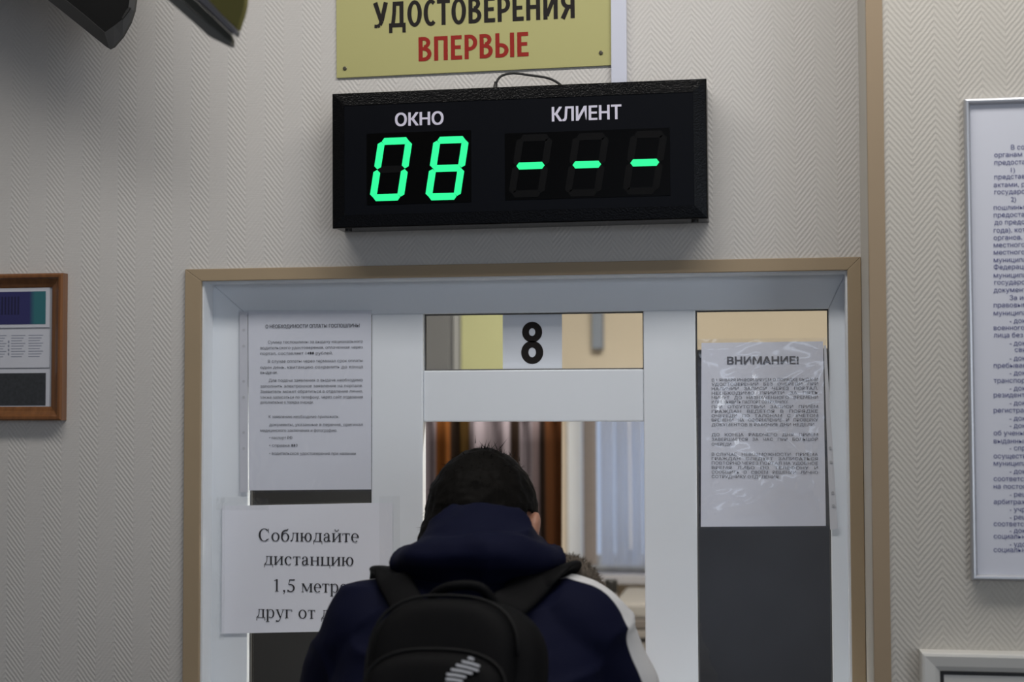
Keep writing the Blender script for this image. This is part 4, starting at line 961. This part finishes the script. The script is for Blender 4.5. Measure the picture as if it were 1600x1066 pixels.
    loft(bm, [ring(o3(X, y, z), rx, ry, 40, 0, 2.5) for z, y, rx, ry in prof])
    SH = {-1: o3(X-0.146, -0.435, 1.283), 1: o3(X+0.142, -0.435, 1.294)}
    for s in (-1, 1):
        cuff = wr[s] + (el_[s]-wr[s])*0.10
        tube(bm, [o3(X+s*0.10, -0.42, 1.315+(0.008 if s > 0 else 0)), SH[s], SH[s]*0.6+el_[s]*0.4, el_[s], (el_[s]+wr[s])/2, cuff], [0.062, 0.079, 0.080, 0.072, 0.060, 0.046], 24)
        ell(bm, SH[s], (0.08, 0.08, 0.08)); ell(bm, el_[s], (0.072, 0.072, 0.072))
    jm = remesh(bm, 0.0055, 8); bump_noise(jm, 0.0032, 8.5, 2.2)
    # stripe attribute: how far a point faces outward from the arm's own axis
    at_ = jm.attributes.new('stripe', 'FLOAT', 'POINT')
    axes = {s: [o3(X+s*0.055, -0.41, 1.345), o3(X+s*0.12, -0.43, 1.305), SH[s], el_[s], wr[s]] for s in (-1, 1)}
    outs = {s: [Vector((s*0.25, 0.25 if s > 0 else 0.6, 0.95)), Vector((s*0.45, 0.2 if s > 0 else 0.65, 0.85)), Vector((s*0.93, 0.12 if s > 0 else 0.9, 0.35)), Vector((s*0.95, -0.05 if s > 0 else 0.8, 0.1)), Vector((s*0.9, 0.3, 0.2))] for s in (-1, 1)}
    for v in jm.vertices:
        s = 1 if v.co.x + base.x > X else -1; best = (9, None, None)
        A, O = axes[s], outs[s]
        for i in range(4):
            d = A[i+1]-A[i]; f = max(0, min(1, (v.co-A[i]).dot(d)/d.dot(d))); q_ = A[i]+d*f; ds = (v.co-q_).length
            if ds < best[0]: best = (ds, v.co-q_, O[i]*(1-f)+O[i+1]*f, i+f, d)
        r, o_ = best[1], best[2]; dd = best[4].normalized(); r = r - dd*r.dot(dd); o_ = o_ - dd*o_.dot(dd)
        at_.data[v.index].value = r.normalized().dot(o_.normalized()) if best[3] > 0.02 and r.length > 0.02 else 0
    nb = [[] for _ in jm.vertices]
    for e in jm.edges: nb[e.vertices[0]].append(e.vertices[1]); nb[e.vertices[1]].append(e.vertices[0])
    val = [d.value for d in at_.data]
    for _ in range(14): val = [0.4*val[i] + 0.6*sum(val[k] for k in nb[i])/max(1, len(nb[i])) for i in range(len(val))]
    for d, v in zip(at_.data, val): d.value = v
    jmat = cloth.copy(); jmat.name = 'navy_jacket_with_white_stripe'; nt = jmat.node_tree; b = nt.nodes['Principled BSDF']
    a_ = nt.nodes.new('ShaderNodeAttribute'); a_.attribute_name = 'stripe'; mr = nt.nodes.new('ShaderNodeMapRange'); mr.inputs[1].default_value = 0.775; mr.inputs[2].default_value = 0.80
    mx = nt.nodes.new('ShaderNodeMix'); mx.data_type = 'RGBA'; mx.inputs['B'].default_value = (0.56, 0.56, 0.57, 1)
    old = b.inputs['Base Color'].links[0].from_socket; nt.links.new(old, mx.inputs['A']); nt.links.new(a_.outputs['Fac'], mr.inputs[0]); nt.links.new(mr.outputs[0], mx.inputs['Factor']); nt.links.new(mx.outputs['Result'], b.inputs['Base Color'])
    jk = link('jacket', jm, jmat, t)
    # --- folded-down hood and standing collar
    bm = bmesh.new(); cz = 1.0
    def zz(py, Y): return az(750, py, Y)
    R_ = []
    for py, cy, rx, ry, dx, tl in ((915, -0.405, 0.095, 0.085, -0.006, -0.08), (900, -0.405, 0.112, 0.100, -0.006, -0.08), (886, -0.41, 0.121, 0.112, -0.006, -0.08), (868, -0.41, 0.118, 0.116, -0.005, -0.10), (850, -0.405, 0.110, 0.114, -0.003, -0.14), (838, -0.40, 0.101, 0.106, 0.0, -0.2),
                                   (831, -0.385, 0.095, 0.098, -0.004, -0.3), (818, -0.375, 0.091, 0.100, -0.005, -0.38), (804, -0.36, 0.085, 0.099, -0.005, -0.46), (792, -0.348, 0.078, 0.094, -0.004, -0.52), (785, -0.34, 0.070, 0.087, -0.003, -0.54), (789, -0.336, 0.064, 0.081, -0.003, -0.54), (815, -0.336, 0.060, 0.078, -0.003, -0.45)):
        R_.append(ring(o3(X+0.005+dx, cy, zz(py, cy-ry)-ry*math.sin(-tl)), rx, ry, 48, tl, 2.1))
    loft(bm, R_)
    bmesh.ops.subdivide_edges(bm, edges=list(bm.edges), cuts=2, use_grid_fill=True)
    hm = remesh(bm, 0.0045, 6); bump_noise(hm, 0.0036, 10.5, 2.4, 11.0)
    hood = link('hood', hm, cloth, jk)
    # --- grey-brown fur edging of the hood, showing over the right shoulder
    bm = bmesh.new(); fc = at(899, 886, -0.37) - base
    fpts = catmull([fc + Vector((-0.06, 0.05, -0.012)), fc + Vector((-0.012, 0.012, 0.0)), fc + Vector((0.018, -0.012, -0.014)), fc + Vector((0.034, 0.0, -0.05))], 6)
    tube(bm, fpts, [0.016]*len(fpts), 14); fm = remesh(bm, 0.004, 3)
    bm = bmesh.new(); bm.from_mesh(fm); bm.normal_update(); rnd = random.Random(5); vs = list(bm.verts)
    for k in range(2200):
        v = vs[rnd.randrange(len(vs))]; dr = (v.normal + Vector((rnd.gauss(0, .5), rnd.gauss(0, .5), rnd.gauss(0, .5)-0.3))).normalized(); sd = dr.orthogonal().normalized()*0.0006; p = v.co
        a = bm.verts.new(p-sd); b = bm.verts.new(p+sd); c = bm.verts.new(p+dr*rnd.uniform(0.004, 0.010)); bm.faces.new((a, b, c))
    me3 = bpy.data.meshes.new('fur_trim'); bm.to_mesh(me3); bm.free()
    fo = link('fur_trim', me3, mat('grey_brown_fur', (0.085, 0.068, 0.052), 0.9, noise_amt=0.7, noise_scale=180), jk); fo['label'] = 'grey-brown fur edging'
    # --- trousers and shoes (below the frame)
    bm = bmesh.new(); loft(bm, [ring(o3(X, y, z), rx, ry) for z, y, rx, ry in ((0.76, -0.595, 0.17, 0.125), (0.88, -0.59, 0.168, 0.12), (0.96, -0.575, 0.16, 0.115))])
    for s in (-1, 1): tube(bm, [o3(X+s*0.085, -0.592, 0.84), o3(X+s*0.092, -0.578, 0.66), o3(X+s*0.095, -0.565, 0.48), o3(X+s*0.10, -0.59, 0.26), o3(X+s*0.10, -0.60, 0.085)], [0.10, 0.09, 0.073, 0.066, 0.062], 22)
    tm = remesh(bm, 0.007, 5); bump_noise(tm, 0.003, 9, 1.5, 3); link('trousers', tm, mat('black_trousers', (0.012, 0.012, 0.014), 0.7, noise_amt=0.1), t)
    for s in (-1, 1):
        bm = bmesh.new(); ell(bm, o3(X+s*0.105, -0.55, 0.05), (0.052, 0.138, 0.045)); ell(bm, o3(X+s*0.103, -0.61, 0.085), (0.046, 0.055, 0.055)); box(bm, *[c for c in (X+s*0.105-0.048-base.x, X+s*0.105+0.048-base.x)], -0.68-base.y, -0.42-base.y, 0.0, 0.02)
        link('shoe', remesh(bm, 0.006, 4), M['rubber'], t)
    return X, base, jm
PX, PBASE, JM = person()

# ------------------------------------------------------------------ BACKPACK
def backpack():
    from mathutils.bvhtree import BVHTree
    bvh = BVHTree.FromPolygons([v.co + PBASE for v in JM.vertices], [tuple(p.vertices) for p in JM.polygons])
    lean = math.radians(24)
    o = at(704, 940, -0.60)
    o = at(706, 928, -0.65); o = Vector((o.x, -0.57, o.z - 0.0305))
    t = thing('backpack', o, 'black backpack with white striped emblem, worn on the back of the person', 'backpack')
    Rm = Matrix.Rotation(-lean, 3, 'X')
    def Lp(x, d, h): return Rm @ Vector((x, -d, h))                # across, away from the back, up along the back
    black = mat('black_pack_cloth', (0.0034, 0.0034, 0.0040), 0.65, spec=0.08, noise_amt=0.15, noise_scale=20, bump=0.0005, bump_scale=600)
    def arch(w, h0, h1, r, n=18):
        """outline: straight sides, rounded arch on top"""
        pts = []
        for k in range(n+1):
            a = math.pi*k/n; pts.append((w*math.copysign(abs(math.cos(a))**0.75, math.cos(a)), h1 - r + r*abs(math.sin(a))**0.85))
        for k in range(1, 5): pts.append((-w*(1 - 0.02*k), h1-r + (h0-h1+r)*k/5))
        for k in range(n//2+1): 
            a = math.pi + math.pi*k/(n//2); pts.append((w*0.9*math.copysign(abs(math.cos(a))**0.6, math.cos(a)), h0 - 0.03*abs(math.sin(a))**0.6))
        for k in range(4, 0, -1): pts.append((w*(1 - 0.02*k), h1-r + (h0-h1+r)*k/5))
        return pts
    def block(name, w, h0, h1, r, d0, d1, m, parent, dx=0.0, rnd=0.018, amp=0.0016):
        bm = bmesh.new(); rings = []
        for d, ins in ((d0, 0.012), (d0+0.008, 0.003), (d0+(d1-d0)*0.5, 0.0), (d1-rnd, 0.001), (d1-rnd*0.45, rnd*0.28), (d1-rnd*0.08, rnd*0.8), (d1, rnd*1.7)):
            sc = 1
            cxh = (h0+h1)/2
            rings.append([Lp(dx + p[0]*(w-ins)/w, d, cxh + (p[1]-cxh)*((h1-h0)/2-ins)/((h1-h0)/2)) for p in arch(w, h0, h1, r)])
        loft(bm, rings); me = bpy.data.meshes.new(name); bmesh.ops.triangulate(bm, faces=[f for f in bm.faces if len(f.verts) > 4]); bmesh.ops.recalc_face_normals(bm, faces=list(bm.faces)); bm.to_mesh(me); bm.free()
        for p in me.polygons: p.use_smooth = True
        ob = link(name, me, m, parent); s = ob.modifiers.new('s', 'SUBSURF'); s.levels = 2; s.render_levels = 2
        return ob
    body = block('main_compartment', 0.118, -0.42, 0.0, 0.085, 0.0, 0.085, black, t, 0.004, 0.03)
    front = block('front_panel', 0.093, -0.41, -0.010, 0.075, 0.06, 0.108, black, t, -0.004, 0.02)
    pocket = block('front_pocket', 0.088, -0.40, -0.085, 0.05, 0.09, 0.132, black, t, -0.006, 0.02)
    # piping round the front panel
    def piping(w, h0, h1, r, d, dx, parent, rad=0.0022):
        pts = [Lp(dx + p[0], d, p[1]) for p in arch(w, h0, h1, r)][:23]
        bm = bmesh.new(); tube(bm, pts, rad, 8); obj('piping', bm, mat('piping_cord', (0.006, 0.006, 0.0065), 0.5, spec=0.15), parent, smooth=True)
    piping(0.094, -0.41, -0.009, 0.076, 0.092, -0.004, front); piping(0.088, -0.40, -0.0845, 0.051, 0.116, -0.006, pocket)
    # emblem: slanted white bars on the pocket
    bm = bmesh.new()
    PYe = o.y - 0.165*math.cos(lean) - 0.02
    bars = [((731.5, 1028.5), (740.5, 1031)), ((722, 1034), (749.5, 1041.5)), ((713, 1039.5), (747.5, 1048.5)), ((705, 1046.5), (738, 1053)), ((698, 1054), (728, 1058.5)), ((697, 1061.5), (723, 1065)), ((696, 1069), (719, 1072)), ((696, 1077), (716, 1079))]
    for (xa, ya), (xb, yb) in bars:
        pts = []
        for px, py in ((xa, ya), (xb, yb)):
            # meet the face of the pocket
            d = ray(px, py); nrm = Rm @ Vector((0, -1, 0)); p0 = o + Lp(0, 0.1325, 0); tt = (p0-EYE).dot(nrm)/d.dot(nrm); pts.append(EYE + d*tt - o)
        a, b = pts; upv = (Rm @ Vector((0, 0, 1)))*0.0013; nv = (Rm @ Vector((0, -1, 0)))*0.0012; mid = (a+b)/2 - (Rm @ Vector((0, 0, 1)))*-0.0006
        for P0, P1 in ((a, mid), (mid, b)):
            q = [P0-upv, P1-upv, P1+upv, P0+upv]; f = [bm.verts.new(v+nv) for v in q]; g = [bm.verts.new(v-nv*0.6) for v in q]
            bm.faces.new(f); bm.faces.new(g[::-1])
            for i in range(4): bm.faces.new((f[i], g[i], g[(i+1) % 4], f[(i+1) % 4]))
    e = obj('emblem', bm, mat('white_rubber_print', (0.55, 0.56, 0.60), 0.45), pocket); e['label'] = 'white striped emblem'
    # straps: padded bands that run up the back and over the shoulders
    def strap(pts, w, name='shoulder_strap'):
        P_ = catmull([Vector(p) for p in pts], 7); P2 = []
        for p in P_:                                                # lie on the jacket
            hit = bvh.find_nearest(p); n_ = (p - hit[0])
            if hit[0] is not None and hit[3] < 0.05: p = hit[0] + hit[1]*0.009
            P2.append((p, hit[1]))
        for _ in range(3): P2 = [P2[0]] + [((P2[i-1][0]+P2[i][0]*2+P2[i+1][0])/4, (P2[i-1][1]+P2[i][1]*2+P2[i+1][1]).normalized()) for i in range(1, len(P2)-1)] + [P2[-1]]
        bm = bmesh.new(); rings = []
        for i, (p, n_) in enumerate(P2):
            dd = (P2[min(i+1, len(P2)-1)][0]-P2[max(i-1, 0)][0]).normalized(); sd = dd.cross(n_).normalized(); n2 = sd.cross(dd).normalized(); r = []
            for a, h in ((-1, -0.003), (-1, 0.003), (-0.8, 0.007), (0, 0.0085), (0.8, 0.007), (1, 0.003), (1, -0.003), (0, -0.006)): r.append(p - o + sd*a*w/2 + n2*h)
            rings.append(r)
        loft(bm, rings); ob = obj(name, bm, black, t, smooth=True); s = ob.modifiers.new('s', 'SUBSURF'); s.levels = 1; s.render_levels = 2
    top = o
    strap([at(652, 975, -0.575), at(632, 935, -0.53), at(612, 902, -0.475), at(603, 889, -0.42), at(600, 900, -0.36), at(596, 960, -0.31), at(592, 1060, -0.33), at(592, 1180, -0.40)], 0.046)
    strap([at(764, 965, -0.575), at(795, 930, -0.535), at(838, 893, -0.485), at(868, 876, -0.435), at(880, 874, -0.385), at(888, 900, -0.33), at(893, 990, -0.31), at(893, 1160, -0.40)], 0.054)
    # carry handle
    bm = bmesh.new(); pts = catmull([o + Vector((-0.036, -0.03, 0.0)), o + Vector((-0.034, -0.035, 0.022)), o + Vector((-0.006, -0.045, 0.036)), o + Vector((0.03, -0.04, 0.034)), o + Vector((0.05, -0.03, 0.006))], 6)
    tube(bm, [p - o for p in pts], 0.0065, 10); obj('carry_handle', bm, black, t, smooth=True)
backpack()
